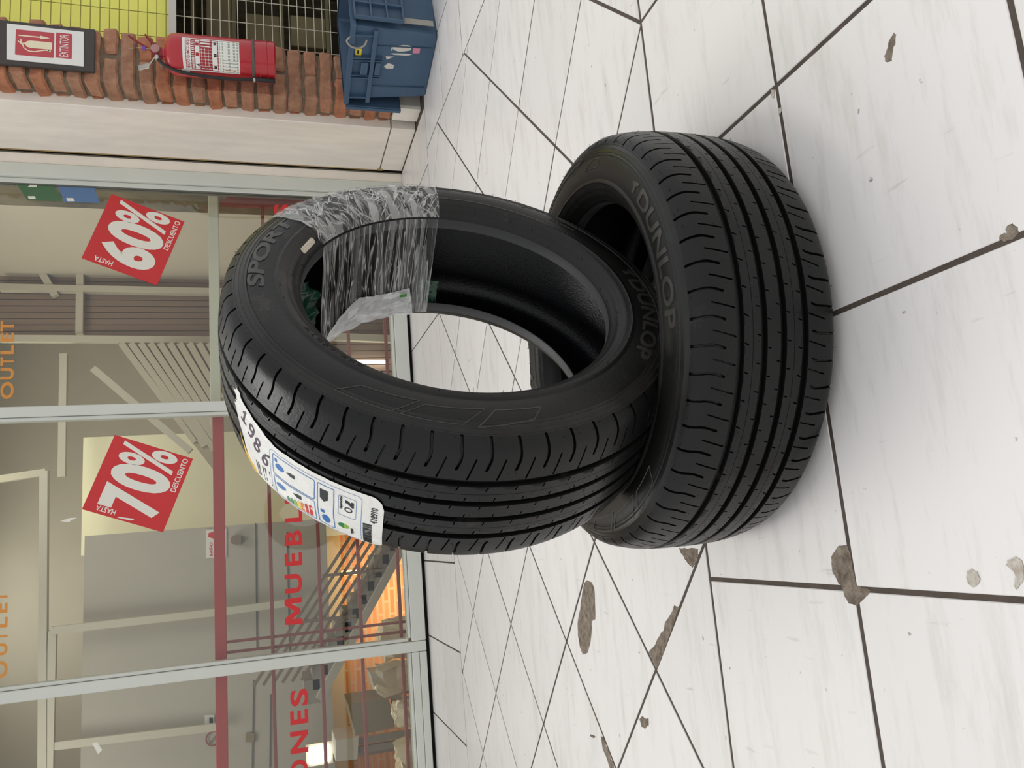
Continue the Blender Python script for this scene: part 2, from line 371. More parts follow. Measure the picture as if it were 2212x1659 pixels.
_tc = {}
def text_geo(body, bold=0.0, shear=0.0):
    "outline of a word in a unit box: 2d verts, faces, width/height"
    k = (body, bold, shear)
    if k in _tc: return _tc[k]
    cu = bpy.data.curves.new('text', 'FONT'); cu.body = body; cu.size = 1; cu.offset = bold; cu.resolution_u = 5; cu.shear = shear
    ob = bpy.data.objects.new('text', cu); COL.objects.link(ob); bpy.context.view_layer.update()
    me = bpy.data.meshes.new_from_object(ob.evaluated_get(bpy.context.evaluated_depsgraph_get()))
    bm = bmesh.new(); bm.from_mesh(me); bmesh.ops.remove_doubles(bm, verts=bm.verts, dist=1e-5); bm.verts.index_update()
    v = [(a.co.x, a.co.y) for a in bm.verts]; f = [tuple(x.index for x in p.verts) for p in bm.faces]; bm.free()
    bpy.data.objects.remove(ob); bpy.data.curves.remove(cu); bpy.data.meshes.remove(me)
    x0 = min(a for a, b in v); x1 = max(a for a, b in v); y0 = min(b for a, b in v); y1 = max(b for a, b in v)
    r = ([((a-x0)/(x1-x0), (b-y0)/(y1-y0)) for a, b in v], f, (x1-x0)/(y1-y0)); _tc[k] = r
    return r
def refine2d(v2, faces, maxlen):
    "split a flat outline into short-edged triangles so that it can follow a curved surface"
    bm = bmesh.new(); vs = [bm.verts.new((x, y, 0)) for x, y in v2]
    for f in faces:
        try: bm.faces.new([vs[i] for i in f])
        except ValueError: pass
    bmesh.ops.triangulate(bm, faces=bm.faces)
    for _ in range(4):
        es = [e for e in bm.edges if e.calc_length() > maxlen]
        if not es: break
        bmesh.ops.subdivide_edges(bm, edges=es, cuts=1); bmesh.ops.triangulate(bm, faces=bm.faces)
    bm.verts.index_update(); r = [(v.co.x, v.co.y) for v in bm.verts], [tuple(v.index for v in f.verts) for f in bm.faces]; bm.free()
    return r
def relief_mb(mb, v2, faces, map3, h0, h1):
    n = len(v2); ec = {}
    for f in faces:
        for i in range(len(f)):
            e = (f[i], f[(i+1) % len(f)]); ec[e] = 1
    side = [(a, b, b+n, a+n) for (a, b) in ec if (b, a) not in ec]
    mb.add([map3(x, y, h0) for x, y in v2]+[map3(x, y, h1) for x, y in v2], [tuple(i+n for i in f) for f in faces]+side)
    return mb
def put_text(name, body, bx, map3, m, parent, bold=0.0, h0=0.0, h1=0.0006, shear=0.0, rot=0):
    "word fitted into box bx=(x0,x1,y0,y1) of a surface; rot 90 turns it counter-clockwise in the box"
    v, f, asp = text_geo(body, bold, shear); x0, x1, y0, y1 = bx
    if rot == 90: v2 = [(x0+(1-b)*(x1-x0), y0+a*(y1-y0)) for a, b in v]
    elif rot == 180: v2 = [(x1-a*(x1-x0), y1-b*(y1-y0)) for a, b in v]
    elif rot == -90: v2 = [(x0+b*(x1-x0), y1-a*(y1-y0)) for a, b in v]
    else: v2 = [(x0+a*(x1-x0), y0+b*(y1-y0)) for a, b in v]
    mb = relief_mb(MB(), v2, f, map3, h0, h1)
    return mb.build(name, m, parent)
def rrect(x0, x1, y0, y1, r, n=4):
    out = []
    for cx, cy, a0 in ((x1-r, y1-r, 0), (x0+r, y1-r, 90), (x0+r, y0+r, 180), (x1-r, y0+r, 270)):
        for i in range(n+1):
            a = math.radians(a0+90*i/n); out.append((cx+r*math.cos(a), cy+r*math.sin(a)))
    return out
def ell(cx, cy, rx, ry, n=20): return [(cx+rx*math.cos(2*math.pi*i/n), cy+ry*math.sin(2*math.pi*i/n)) for i in range(n)]
def outline(mb, poly, t, map3, h0, h1):
    "thin closed line of width t along a polygon"
    n = len(poly); c = (sum(p[0] for p in poly)/n, sum(p[1] for p in poly)/n)
    inn = []
    for i in range(n):
        a = Vector(poly[i-1]); b = Vector(poly[i]); d = Vector(poly[(i+1) % n])
        n1 = (b-a).orthogonal().normalized(); n2 = (d-b).orthogonal().normalized()
        if (Vector(c)-b).dot(n1) < 0: n1 = -n1
        if (Vector(c)-b).dot(n2) < 0: n2 = -n2
        nn = (n1+n2); nn = nn.normalized() if nn.length > 1e-6 else n1
        inn.append(b+nn*t)
    vs = [map3(p[0], p[1], h1) for p in poly]+[map3(p[0], p[1], h1) for p in inn]
    return mb.add(vs, [(i, (i+1) % n, n+(i+1) % n, n+i) for i in range(n)])
def stroke(path, hw, cap=2):
    "closed outline polygon of a thick 2d polyline"
    P = [Vector(p) for p in path]; k = len(P); Lf = []; Rt = []
    for i in range(k):
        t = (P[min(i+1, k-1)]-P[max(i-1, 0)]).normalized(); n = Vector((-t.y, t.x)); Lf.append(P[i]+n*hw); Rt.append(P[i]-n*hw)
    t = (P[-1]-P[-2]).normalized(); n = Vector((-t.y, t.x)); e = [P[-1]+(n*math.cos(a)+t*math.sin(a))*hw for a in [math.pi*(j+1)/(cap+1) for j in range(cap)]]
    t0 = (P[0]-P[1]).normalized(); n0 = Vector((-t0.y, t0.x)); s0 = [P[0]+(n0*math.cos(a)+t0*math.sin(a))*hw for a in [math.pi*(j+1)/(cap+1) for j in range(cap)]]
    return [tuple(p) for p in Lf+e+Rt[::-1]+s0]

# ================================================================== SETTING
YW = 3.7923          # plane of the shop glass
S = 0.3435           # tile module
XR = 1.88            # marble reveal at the right of the shop front
XB, YB = 1.915, 3.20 # corner of the brick pier

# ------------------------------------------------------------------ floor
floor = MB().box(-3.2, 3.6, -1.3, YW+0.02, -0.06, -0.0014).build('floor', M['grout'])
tag(floor, 'white tiled floor with dark joints and chipped spots', kind='structure')

def clip(poly, ax, val, keep_less):
    out = []
    for i in range(len(poly)):
        a, b = poly[i-1], poly[i]
        ia = (a[ax] <= val) == keep_less; ib = (b[ax] <= val) == keep_less
        if ia != ib:
            t = (val-a[ax])/(b[ax]-a[ax]); out.append((a[0]+t*(b[0]-a[0]), a[1]+t*(b[1]-a[1])))
        if ib: out.append(b)
    return out
def clean(poly):
    out = []
    for p in poly:
        if not out or math.hypot(p[0]-out[-1][0], p[1]-out[-1][1]) > 0.004: out.append(p)
    if len(out) > 1 and math.hypot(out[0][0]-out[-1][0], out[0][1]-out[-1][1]) < 0.004: out.pop()
    return out
def area(p): return 0.5*sum(p[i-1][0]*p[i][1]-p[i][0]*p[i-1][1] for i in range(len(p)))
def inset(poly, d):
    out = []; n = len(poly)
    for i in range(n):
        a, b, c = Vector(poly[i-1]), Vector(poly[i]), Vector(poly[(i+1) % n])
        d1 = (b-a).normalized(); d2 = (c-b).normalized(); n1 = Vector((-d1.y, d1.x)); n2 = Vector((-d2.y, d2.x))
        k = 1+n1.dot(n2); out.append(tuple(b+(n1+n2)*(d/max(k, 0.25))))
    return out
tiles = []
def tile_mesh(poly, gap):
    p = clean(poly)
    if len(p) < 3: return None
    if area(p) < 0: p = p[::-1]
    if area(p) < 0.0004: return None
    p = inset(p, gap/2)
    if area(p) < 0.0001: return None
    c = (sum(a for a, b in p)/len(p), sum(b for a, b in p)/len(p)); n = len(p)
    q = inset(p, 0.0010)
    vs = [(x-c[0], y-c[1], -0.010) for x, y in p]+[(x-c[0], y-c[1], -0.0009) for x, y in p]+[(x-c[0], y-c[1], 0) for x, y in q]
    fs = [tuple(range(2*n, 3*n)), tuple(range(n))[::-1]]+[(r*n+i, r*n+(i+1) % n, (r+1)*n+(i+1) % n, (r+1)*n+i) for r in range(2) for i in range(n)]
    me = MB().add(vs, fs).mesh('tile')
    return me, c
_share = {}
def tile(poly, gap=0.0045, key=None):
    if key is not None and key in _share:
        me = _share[key]; c = (sum(a for a, b in poly)/len(poly), sum(b for a, b in poly)/len(poly))
    else:
        r = tile_mesh(poly, gap)
        if r is None: return
        me, c = r; me.materials.append(M['tile'])
        if key is not None: _share[key] = me
    o = bpy.data.objects.new('tile', me); COL.objects.link(o); o.parent = floor
    o.location = (c[0], c[1], random.uniform(-0.0004, 0.0004)); tiles.append((o, poly))

YF, YC = 1.1785, 0.8350
YBORD = 3.118; XBORD = 1.675
def square(x0, x1, y0, y1): return [(x0, y0), (x1, y0), (x1, y1), (x0, y1)]
# near field: square tiles in line with the shop front
for r in range(5):
    y1 = YF-r*S; y0 = y1-S
    for k in range(-8, 9):
        x0 = -0.1074+k*S; tile(square(x0, x0+S, y0, y1), 0.0068, 'near')
# middle field: diagonal tiles
OX, OY, DD = -0.2842, 2.8618, 0.3405
e1 = (DD/math.sqrt(2), -DD/math.sqrt(2)); e2 = (-DD/math.sqrt(2), -DD/math.sqrt(2))
for i in range(-9, 12):
    for j in range(-9, 12):
        q = [(OX+(i+a)*e1[0]+(j+b)*e2[0], OY+(i+a)*e1[1]+(j+b)*e2[1]) for a, b in ((0, 0), (0, 1), (1, 1), (1, 0))]
        full = all(-2.1 < x < XBORD and YF < y < YBORD for x, y in q)
        for ax, val, less in ((0, -2.1, False), (0, XBORD, True), (1, YF, False), (1, YBORD, True)):
            q = clip(q, ax, val, less)
            if len(q) < 3: break
        if len(q) >= 3: tile(q, 0.0072, 'diag' if full else None)
# border rows along the shop front and along the pier
for r in range(2):
    y0 = YBORD+r*S; y1 = min(y0+S, YW-0.006)
    for k in range(-6, 6):
        x0 = -0.1135+k*S; x1 = min(x0+S, XR-0.004)
        if x1-x0 > 0.05: tile(square(x0, x1, y0, y1), 0.0068, 'bord%d' % r if x1-x0 > S-0.001 else None)
for k in range(4):
    x0 = XBORD+k*S
    for r in range(6):
        y1 = YBORD-r*S; y0 = max(y1-S, YF)
        if y1-y0 > 0.06: tile(square(x0, x0+S, y0, y1), 0.0068, 'side' if y1-y0 > S-0.001 else None)

# broken spots: bites cut out of the tiles down to the mortar bed
def z8(*P): return [(900+a/3.0786, 1120+b/3.0786) for a, b in P]
def z7(*P): return [(1560+a/2.968, 1100+b/2.968) for a, b in P]
def z5(*P): return [(1560+a/3.385, b/3.385) for a, b in P]
def z6(*P): return [(1560+a/3.385, 440+b/3.385) for a, b in P]
chips = [
 z8((1130, 410), (1165, 425), (1182, 470), (1186, 560), (1188, 670), (1166, 682), (1160, 800), (1140, 890), (1105, 905), (1085, 860), (1072, 780), (1068, 700), (1085, 600), (1100, 490), (1112, 430)),
 z8((1712, 578), (1745, 588), (1690, 750), (1640, 890), (1598, 1000), (1560, 930), (1540, 888), (1580, 850), (1600, 800), (1640, 745), (1650, 690), (1690, 630)),
 z8((1742, 195), (1800, 200), (1872, 200), (1872, 245), (1835, 330), (1805, 300), (1785, 270), (1755, 225)),
 z7((742, 235), (798, 230), (822, 300), (838, 400), (858, 490), (905, 498), (952, 520), (925, 560), (890, 590), (850, 622), (815, 608), (785, 560), (765, 510), (742, 470), (710, 410), (698, 350), (705, 290)),
 z5((1255, 238), (1275, 250), (1266, 320), (1248, 350), (1245, 400), (1238, 445), (1195, 452), (1185, 412), (1205, 350), (1218, 300)),
 z6((2072, 215), (2072, 180), (2095, 150), (2130, 146), (2162, 175), (2166, 215), (2120, 260), (2060, 280), (2030, 265), (2025, 240), (2045, 225)),
 z8((1222, 1440), (1240, 1460), (1270, 1540), (1310, 1640), (1318, 1690), (1290, 1690), (1265, 1600), (1235, 1530)),
 z8((1480, 1335), (1500, 1310), (1520, 1330), (1545, 1330), (1545, 1375), (1520, 1400), (1495, 1385)),
 z8((1150, 1436), (1175, 1440), (1190, 1452), (1175, 1462), (1155, 1450)),
]
dg = None
def rough(poly, sub=3, amp=0.0022):
    out = []
    for i in range(len(poly)):
        a, b = poly[i], poly[(i+1) % len(poly)]
        for k in range(sub):
            t = k/sub; n = noise.noise_vector(Vector((a[0]*(1-t)+b[0]*t, a[1]*(1-t)+b[1]*t, i*0.3))*140)
            out.append((a[0]*(1-t)+b[0]*t+n.x*amp, a[1]*(1-t)+b[1]*t+n.y*amp))
    return out
for ci, px in enumerate(chips):
    P = [at_floor(x, y) for x, y in px]; P = rough([(p.x, p.y) for p in P])
    if area(P) < 0: P = P[::-1]
    cut = MB().prism(P, lambda x, y, h: (x, y, h), -0.0024, 0.02).build('cut', M['mortar_bed'])
    bx = (min(p[0] for p in P), max(p[0] for p in P), min(p[1] for p in P), max(p[1] for p in P))
    for o, poly in tiles:
        if max(p[0] for p in poly) < bx[0] or min(p[0] for p in poly) > bx[1] or max(p[1] for p in poly) < bx[2] or min(p[1] for p in poly) > bx[3]: continue
        old = sum(f.area for f in o.data.polygons); me = None
        for solver in ('MANIFOLD', 'EXACT', 'FLOAT'):
            md = o.modifiers.new('chip', 'BOOLEAN'); md.operation = 'DIFFERENCE'; md.object = cut; md.solver = solver
            bpy.context.view_layer.update()
            me = bpy.data.meshes.new_from_object(o.evaluated_get(bpy.context.evaluated_depsgraph_get()))
            o.modifiers.clear()
            if sum(f.area for f in me.polygons) > old*0.75: break
            me = None
        if me is None: continue
        o.data = me
        if len(me.materials) < 2:
            while len(me.materials) < 2: me.materials.append(M['mortar_bed'])
        me.materials[0] = M['tile']; me.materials[1] = M['mortar_bed']
        zl = -0.0020
        for pg in me.polygons:
            inside = all(me.vertices[v].co.z < zl and me.vertices[v].co.z > -0.005 for v in pg.vertices)
            pg.material_index = 1 if inside else 0
    bpy.data.objects.remove(cut)
    MB().prism(inset(P, 0.0004), lambda x, y, h: (x, y, h+0.0004*noise.noise(Vector((x*160, y*160, 0)))), -0.006, -0.0008).build('exposed_mortar', M['mortar_bed'], floor)
# old drip stains on the near tiles
for px in (z7((1570, 400), (1600, 382), (1635, 400), (1652, 440), (1640, 485), (1605, 500), (1575, 470), (1563, 430)),
           z7((1830, 330), (1880, 305), (1925, 330), (1935, 400), (1930, 470), (1890, 510), (1870, 490), (1885, 430), (1850, 380), (1815, 355)),
           z5((360, 655), (385, 655), (383, 715), (365, 715)), z5((415, 790), (432, 785), (438, 815), (425, 835), (413, 830))):
    P = [at_floor(x, y) for x, y in px]; P = rough([(p.x, p.y) for p in P], 4, 0.0015)
    if area(P) < 0: P = P[::-1]
    MB().prism(P, lambda x, y, h: (x, y, h), 0.0002, 0.0008).build('dried_stain', M['stain'], floor)

# ------------------------------------------------------------------ brick pier at the right
wall_r = MB().box(XB+0.011, 2.125, YB+0.012, YB+0.12, 0.11, 2.75).box(XB+0.011, 2.04, YB+0.12, YW-0.02, 0.11, 2.75).build('wall_right', M['mortar'])
tag(wall_r, 'rough brick pier of thin clay bricks with wide joints', kind='structure')
def brick_mesh(lx, ly, lz, seed):
    bm = bmesh.new(); bmesh.ops.create_cube(bm, size=1)
    for v in bm.verts: v.co = Vector((v.co.x*lx, v.co.y*ly, v.co.z*lz))
    es = [e for e in bm.edges if abs(e.verts[0].co.x-e.verts[1].co.x) > lx*0.5]
    bmesh.ops.subdivide_edges(bm, edges=es, cuts=max(2, int(lx/0.03)), use_grid_fill=True)
    bmesh.ops.bevel(bm, geom=[e for e in bm.edges if len(e.link_faces) == 2 and e.calc_face_angle(0) > 1.0], offset=0.008, segments=1, affect='EDGES')
    for v in bm.verts:
        n = noise.noise_vector(v.co*28+Vector((seed*7.3, 0, 0))); n2 = noise.noise_vector(v.co*75+Vector((0, seed*3.1, 0)))
        v.co += n*0.0065+n2*0.003
    me = bpy.data.meshes.new('brick'); bm.to_mesh(me); bm.free(); return me
BL = [brick_mesh(0.236, 0.116, 0.054, i) for i in range(7)]
BS = [brick_mesh(0.116, 0.116, 0.054, 20+i) for i in range(6)]
BR = [brick_mesh(0.116, 0.240, 0.054, 40+i) for i in range(5)]
bm_mats = [M['brick'], M['brick_b'], M['brick_c']]
_bk = {}
def brick(kind, i, x, y, z):
    src = {'L': BL, 'S': BS, 'R': BR}[kind]; k = i % len(src); mi = random.choice((0, 0, 1, 1, 2))
    key = (kind, k, mi)
    if key not in _bk:
        me = src[k].copy(); me.name = 'brick'; me.materials.append(bm_mats[mi]); _bk[key] = me
    o = bpy.data.objects.new('brick', _bk[key]); COL.objects.link(o); o.parent = wall_r; o.location = (x, y, z)
    o.rotation_euler = (random.uniform(-.01, .01), random.uniform(-.012, .012), random.uniform(-.02, .02))
PIT = 0.0664
for i in range(40):
    z = 0.150+i*PIT
    if z > 2.7: break
    jit = random.uniform(-0.012, 0.014); top = 0.035 if z > 1.45 else 0
    if i % 2 == 0:
        brick('L', i*3+1, XB+0.116+jit*0.3+top*0.2, YB+0.056, z)
        brick('S', i, XB+0.056, YB+0.19, z)
    else:
        brick('R', i, XB+0.056+random.uniform(-.003, .003), YB+0.1175, z)
        brick('S', i*5, XB+0.180+jit+top*0.6, YB+0.056, z)
# grey skirting tiles round the foot of the pier
sk = tag(empty('trim_1', (XB, YB, 0)), 'pale stone skirting tiles round the foot of the brick pier', kind='structure')
box('skirting_tile', M['marble_grey'], sk, 0.0, 0.25, -0.012, 0.006, 0.0, 0.105, 0.002)
box('skirting_tile', M['marble'], sk, -0.014, 0.003, -0.010, 0.095, 0.0, 0.118, 0.002)
box('skirting_tile', M['marble_grey'], sk, 0.256, 0.50, -0.012, 0.006, 0.0, 0.105, 0.002)

# ------------------------------------------------------------------ marble reveal between pier and shop front
rev = tag(empty('wall_side', (XR, 3.335, 0)), 'white marble reveal between brick pier and shop window', kind='structure')
box('marble_panel', M['marble'], rev, 0, 0.05, 0.0, 0.424, 0.118, 2.75, 0.003)
box('marble_panel', M['marble'], rev, 0, 0.05, 0.0, 0.424, 0.0, 0.112, 0.003)
box('stained_edge', M['rust'], rev, 0.0005, 0.05, 0.4245, 0.433, 0.10, 2.75)
box('rusty_foot', M['rust'], rev, -0.0006, 0.02, 0.410, 0.4240, 0.10, 0.13)
box('gap', M['black'], rev, 0.010, 0.06, 0.4335, 0.62, 0.0, 2.75)

# ------------------------------------------------------------------ shop front: mullions, rails and panes
def frame_piece(name, x0, x1, z0, z1, label, gasket=None):
    t = tag(empty(name, (0, YW, 0)), label, kind='structure')
    box('profile', M['alu'], t, x0, x1, -0.028, 0.05, z0, z1, 0.002)
    return t
jamb = tag(empty('trim_2', (0, YW, 0)), 'white jamb strip and aluminium stile beside the marble reveal', kind='structure')
box('jamb_strip', M['marble'], jamb, 1.822, 1.872, -0.018, 0.05, 0.0, 2.75, 0.002)
box('stile', M['alu'], jamb, 1.752, 1.818, -0.030, 0.05, 0.0, 2.75, 0.003)
box('stile_groove', M['alu_dark'], jamb, 1.8175, 1.8225, -0.012, 0.04, 0.0, 2.75)
box('inner_stile', M['alu'], jamb, 1.728, 1.7515, -0.012, 0.04, 0.098, 2.70, 0.003)
box('gasket', M['alu_dark'], jamb, 1.7225, 1.729, -0.006, 0.03, 0.10, 2.70)
mu1 = tag(empty('trim_3', (0, YW, 0)), 'pale aluminium mullion between right and middle shop panes', kind='structure')
box('profile', M['alu'], mu1, 0.642, 0.688, -0.030, 0.05, 0.098, 2.75, 0.003)
box('side_bead', M['alu'], mu1, 0.626, 0.6405, -0.018, 0.04, 0.098, 2.75, 0.002)
mu2 = tag(empty('trim_4', (0, YW, 0)), 'pale aluminium mullion between middle and left shop panes', kind='structure')
box('profile', M['alu'], mu2, -0.522, -0.476, -0.030, 0.05, 0.017, 2.75, 0.003)
box('side_bead', M['alu'], mu2, -0.4745, -0.460, -0.018, 0.04, 0.098, 2.75, 0.002)
sill = tag(empty('trim_5', (0, YW, 0)), 'pale aluminium bottom rail under the shop panes', kind='structure')
box('rail_right', M['alu'], sill, -0.474, 1.750, -0.030, 0.05, 0.017, 0.084, 0.003)
box('rail_bead', M['alu'], sill, -0.459, 0.625, -0.020, 0.04, 0.0855, 0.098, 0.002)
box('rail_bead', M['alu'], sill, 0.689, 1.727, -0.020, 0.04, 0.0855, 0.098, 0.002)
box('rail_left', M['alu'], sill, -2.6, -0.524, -0.030, 0.05, 0.017, 0.050, 0.003)
box('rail_left', M['alu'], sill, -2.6, -0.524, -0.028, 0.05, 0.0515, 0.086, 0.003)
box('rail_bead', M['alu'], sill, -2.6, -0.524, -0.018, 0.04, 0.0875, 0.100, 0.002)
box('shadow_gap', M['black'], sill, -2.6, 1.82, 0.0, 0.04, -0.01, 0.0165)
for i, (x0, x1) in enumerate(((0.689, 1.7225), (-0.4605, 0.626), (-2.6, -0.5225))):
    w = tag(empty('window_%d' % (i+1), ((x0+x1)/2, YW, 0.1)), ('right', 'middle', 'left')[i]+' tall pane of the shop window', kind='structure')
    box('glass_pane', M['glass'], w, x0-(x0+x1)/2, x1-(x0+x1)/2, 0.0, 0.006, 0.0, 2.64)
head = tag(empty('trim_6', (0, YW, 0)), 'aluminium head rail above the shop panes', kind='structure')
box('profile', M['alu'], head, -2.6, 1.818, -0.03, 0.05, 2.7505, 2.83, 0.003)

# ================================================================== TIRES
RT = 0.3175
PROF = [(0, .3175), (.024, .31725), (.048, .3161), (.066, .3139), (.0817, .3106), (.0905, .3078), (.0961, .3043), (.0992, .3005), (.1016, .2962)]
PA = np.array(PROF); PL = np.r_[0, np.cumsum(np.hypot(*np.diff(PA, axis=0).T))]; LEND = PL[-1]
def surf(l):
    s = 1 if l >= 0 else -1; a = abs(l)
    w = np.interp(a, PL, PA[:, 0]); r = np.interp(a, PL, PA[:, 1])
    e = 0.0015; w1, w2 = np.interp([max(0, a-e), min(LEND, a+e)], PL, PA[:, 0]); r1, r2 = np.interp([max(0, a-e), min(LEND, a+e)], PL, PA[:, 1])
    tw, tr = w2-w1, r2-r1; k = math.hypot(tw, tr) or 1
    return s*w, r, s*(-tr/k), tw/k      # position and normal in (w, r)
def l_of_w(w): return math.copysign(float(np.interp(abs(w), PA[:, 0], PL)), w)
NP = 58; PITCH = 2*math.pi*RT/NP
def tire_pt(th, w, r): return (r*math.cos(th), r*math.sin(th), w)
def tread_map(s, l, depth=0.0):
    w, r, nw, nr = surf(l); return tire_pt(s/RT, w-nw*depth, r-nr*depth)
def gshape(l):
    "sideways lean of the shoulder slots"
    w = surf(l)[0]
    if w > 0: t = min(1, max(0, (0.080-w)/0.018)); return -0.0042*t*t*(3-2*t)-0.0025*max(0, (w-0.085)/0.017)
    t = min(1, max(0, (w+0.066)/0.010)); return 0.0030*t*t*(3-2*t)
def patch(mb, l0, l1, slots, sheared):
    g = gshape if sheared else (lambda l: 0.0)
    P = PITCH; pts = []; dep = []; edges = []
    ns, nl = 4, max(1, int(round((l1-l0)/0.006)))
    ring = [(P*i/ns, l0) for i in range(ns)]+[(P, l0+(l1-l0)*j/nl) for j in range(nl)]+[(P-P*i/ns, l1) for i in range(ns)]+[(0, l1-(l1-l0)*j/nl) for j in range(nl)]
    def loop(L_, d):
        b = len(pts); pts.extend(Vector(p) for p in L_); dep.extend([d]*len(L_)); n = len(L_); edges.extend((b+i, b+(i+1) % n) for i in range(n))
    loop(ring, 0.0)
    segs = []
    for path, ho, hi, d in slots:
        path = [(s-g(l), l) for s, l in path]
        loop(stroke(path, ho), 0.0)
        t = (Vector(path[1])-Vector(path[0])).normalized()*(ho-hi)*0.6
        loop(stroke(path, hi), d)
        segs.append((path, ho))
    for i in range(1, ns):
        for j in range(1, nl):
            q = Vector((P*i/ns, l0+(l1-l0)*j/nl)); ok = True
            for path, ho in segs:
                for a, b in zip(path[:-1], path[1:]):
                    a, b = Vector(a), Vector(b); t = max(0, min(1, (q-a).dot(b-a)/max(1e-12, (b-a).length_squared)))
                    if (a+(b-a)*t-q).length < ho+0.0006: ok = False
            if ok: pts.append(q); dep.append(0.0)
    SCL = 1000.0
    vs, es, fs, ov, oe, of = delaunay_2d_cdt([p*SCL for p in pts], edges, [], 0, 1e-4)
    V = [(v.x/SCL, v.y/SCL, max(dep[k] for k in ov[i]) if ov[i] else 0.0) for i, v in enumerate(vs)]
    for k in range(NP):
        mb.add([tread_map(k*P+s+g(l), l, d) for s, l, d in V], fs)
def strip(mb, pairs, n=232):
    "revolve a (w, r) polyline"
    b = len(mb.v); k = len(pairs)
    for i in range(n):
        th = 2*math.pi*i/n
        for w, r in pairs: mb.v.append(tire_pt(th, w, r))
    for i in range(n):
        i2 = (i+1) % n
        for j in range(k-1): mb.f.append((b+i*k+j, b+i2*k+j, b+i2*k+j+1, b+i*k+j+1))
G = [(-0.0500, -0.0405), (-0.0180, -0.0092), (0.0092, 0.0180), (0.0405, 0.0505)]
tread = MB()
lw = l_of_w
def line(s0, w0, s1, w1, n=5): return [(s0+(s1-s0)*i/n, lw(w0+(w1-w0)*i/n)) for i in range(n+1)]
P_ = PITCH
up_long = [(P_*0.30+gshape(lw(w)), lw(w)) for w in np.linspace(0.0652, 0.1012, 10)]
up_short = [(P_*0.80-0.0075*(0.0790-w)/0.027, lw(w)) for w in np.linspace(0.0790, 0.0520, 6)]
patch(tread, lw(0.0505), LEND, [(up_long, 0.0019, 0.0013, 0.005), (up_short, 0.00115, 0.0007, 0.004)], True)
dn_long = [(P_*0.68+gshape(lw(w)), lw(w)) for w in np.linspace(-0.0575, -0.1012, 11)]
dn_short = [(P_*0.40-0.0068*(-0.0515-w)/0.026, lw(w)) for w in np.linspace(-0.0515, -0.0780, 6)]
patch(tread, -LEND, lw(-0.0500), [(dn_long, 0.0018, 0.0012, 0.005), (dn_short, 0.00105, 0.0006, 0.004)], True)
def tick(s, w0, w1, sl): return line(P_*s, w0, P_*s+sl, w1, 2)
patch(tread, lw(0.0293), lw(0.0405), [(tick(0.35, 0.0397, 0.0350, -0.002), 0.0010, 0.0006, 0.004)], False)
patch(tread, lw(0.0180), lw(0.0287), [(tick(0.62, 0.0188, 0.0232, 0.0010), 0.0008, 0.0005, 0.004)], False)
patch(tread, lw(-0.0092), lw(0.0092), [(tick(0.20, 0.0084, 0.0044, -0.0010), 0.0008, 0.0005, 0.004), (tick(0.70, -0.0084, -0.0044, 0.0010), 0.0008, 0.0005, 0.004)], False)
patch(tread, lw(-0.0287), lw(-0.0180), [(tick(0.45, -0.0188, -0.0232, -0.0010), 0.0008, 0.0005, 0.004)], False)
patch(tread, lw(-0.0405), lw(-0.0293), [(tick(0.15, -0.0397, -0.0355, 0.0016), 0.0010, 0.0006, 0.004)], False)
for a, b in G:
    ra = surf(lw(a))[1]; rb = surf(lw(b))[1]; c = 0.0012
    strip(tread, [(a, ra), (a+c*0.3, ra-0.0012), (a+c, ra-0.0068), (b-c, rb-0.0068), (b-c*0.3, rb-0.0012), (b, rb)])
for a, b in ((0.0287, 0.0293), (-0.0293, -0.0287)):
    r = surf(lw(a))[1]; strip(tread, [(a, r), (a+0.00018, r-0.0012), (b-0.00018, r-0.0012), (b, r)])
tread_me = tread.mesh('tread'); tread_me.materials.append(M['rubber'])
bm = bmesh.new(); bm.from_mesh(tread_me); bmesh.ops.remove_doubles(bm, verts=bm.verts, dist=0.00006); bm.to_mesh(tread_me); bm.free()
tread_me.polygons.foreach_set('use_smooth', [True]*len(tread_me.polygons)); tread_me.set_sharp_from_angle(angle=math.radians(24))

SIDE = [(.1016, .2962), (.1023, .2950), (.1018, .2940), (.1033, .2915), (.1046, .2895), (.1041, .2888), (.1054, .2860), (.1062, .2838), (.1056, .2826), (.1068, .2808), (.1072, .2795), (.1064, .2785),
        (.1078, .2760), (.1093, .2715), (.1101, .2670), (.1105, .2620), (.1104, .2560), (.1098, .2500), (.1090, .2455), (.1100, .2440), (.1108, .2425), (.1108, .2405), (.1096, .2392), (.1082, .2345), (.1058, .2300),
        (.1052, .2296), (.1030, .2262), (.1000, .2220), (.0994, .2218), (.0950, .2172), (.0905, .2140), (.0880, .2128)]
BEAD = [(.0880, .2128), (.0855, .2122), (.0740, .2119), (.0722, .2128)]
LINER = [(.0722, .2128), (.0735, .2165), (.0790, .2240), (.0870, .2350), (.0940, .2480), (.0970, .2620), (.0955, .2760), (.0890, .2870), (.0780, .2945), (.0600, .2990), (.0300, .3018), (0, .3025)]
def rev_mesh(name, pairs, m, sharp, n=232, flip=False):
    mb = MB(); strip(mb, pairs[::-1] if flip else pairs, n); me = mb.mesh(name); me.materials.append(m)
    me.polygons.foreach_set('use_smooth', [True]*len(me.polygons)); me.set_sharp_from_angle(angle=math.radians(sharp)); return me
band_me = rev_mesh('shoulder_band', SIDE[:12], M['band_rubber'], 30)
band2_me = rev_mesh('shoulder_band', [(-w, r) for w, r in SIDE[:12]][::-1], M['band_rubber'], 30)
side_me = rev_mesh('sidewall', SIDE[11:], M['sidewall'], 40)
side2_me = rev_mesh('sidewall', [(-w, r) for w, r in SIDE[11:]][::-1], M['sidewall'], 40)
bead_me = rev_mesh('bead', BEAD, M['bead'], 50)
bead2_me = rev_mesh('bead', [(-w, r) for w, r in BEAD][::-1], M['bead'], 50)
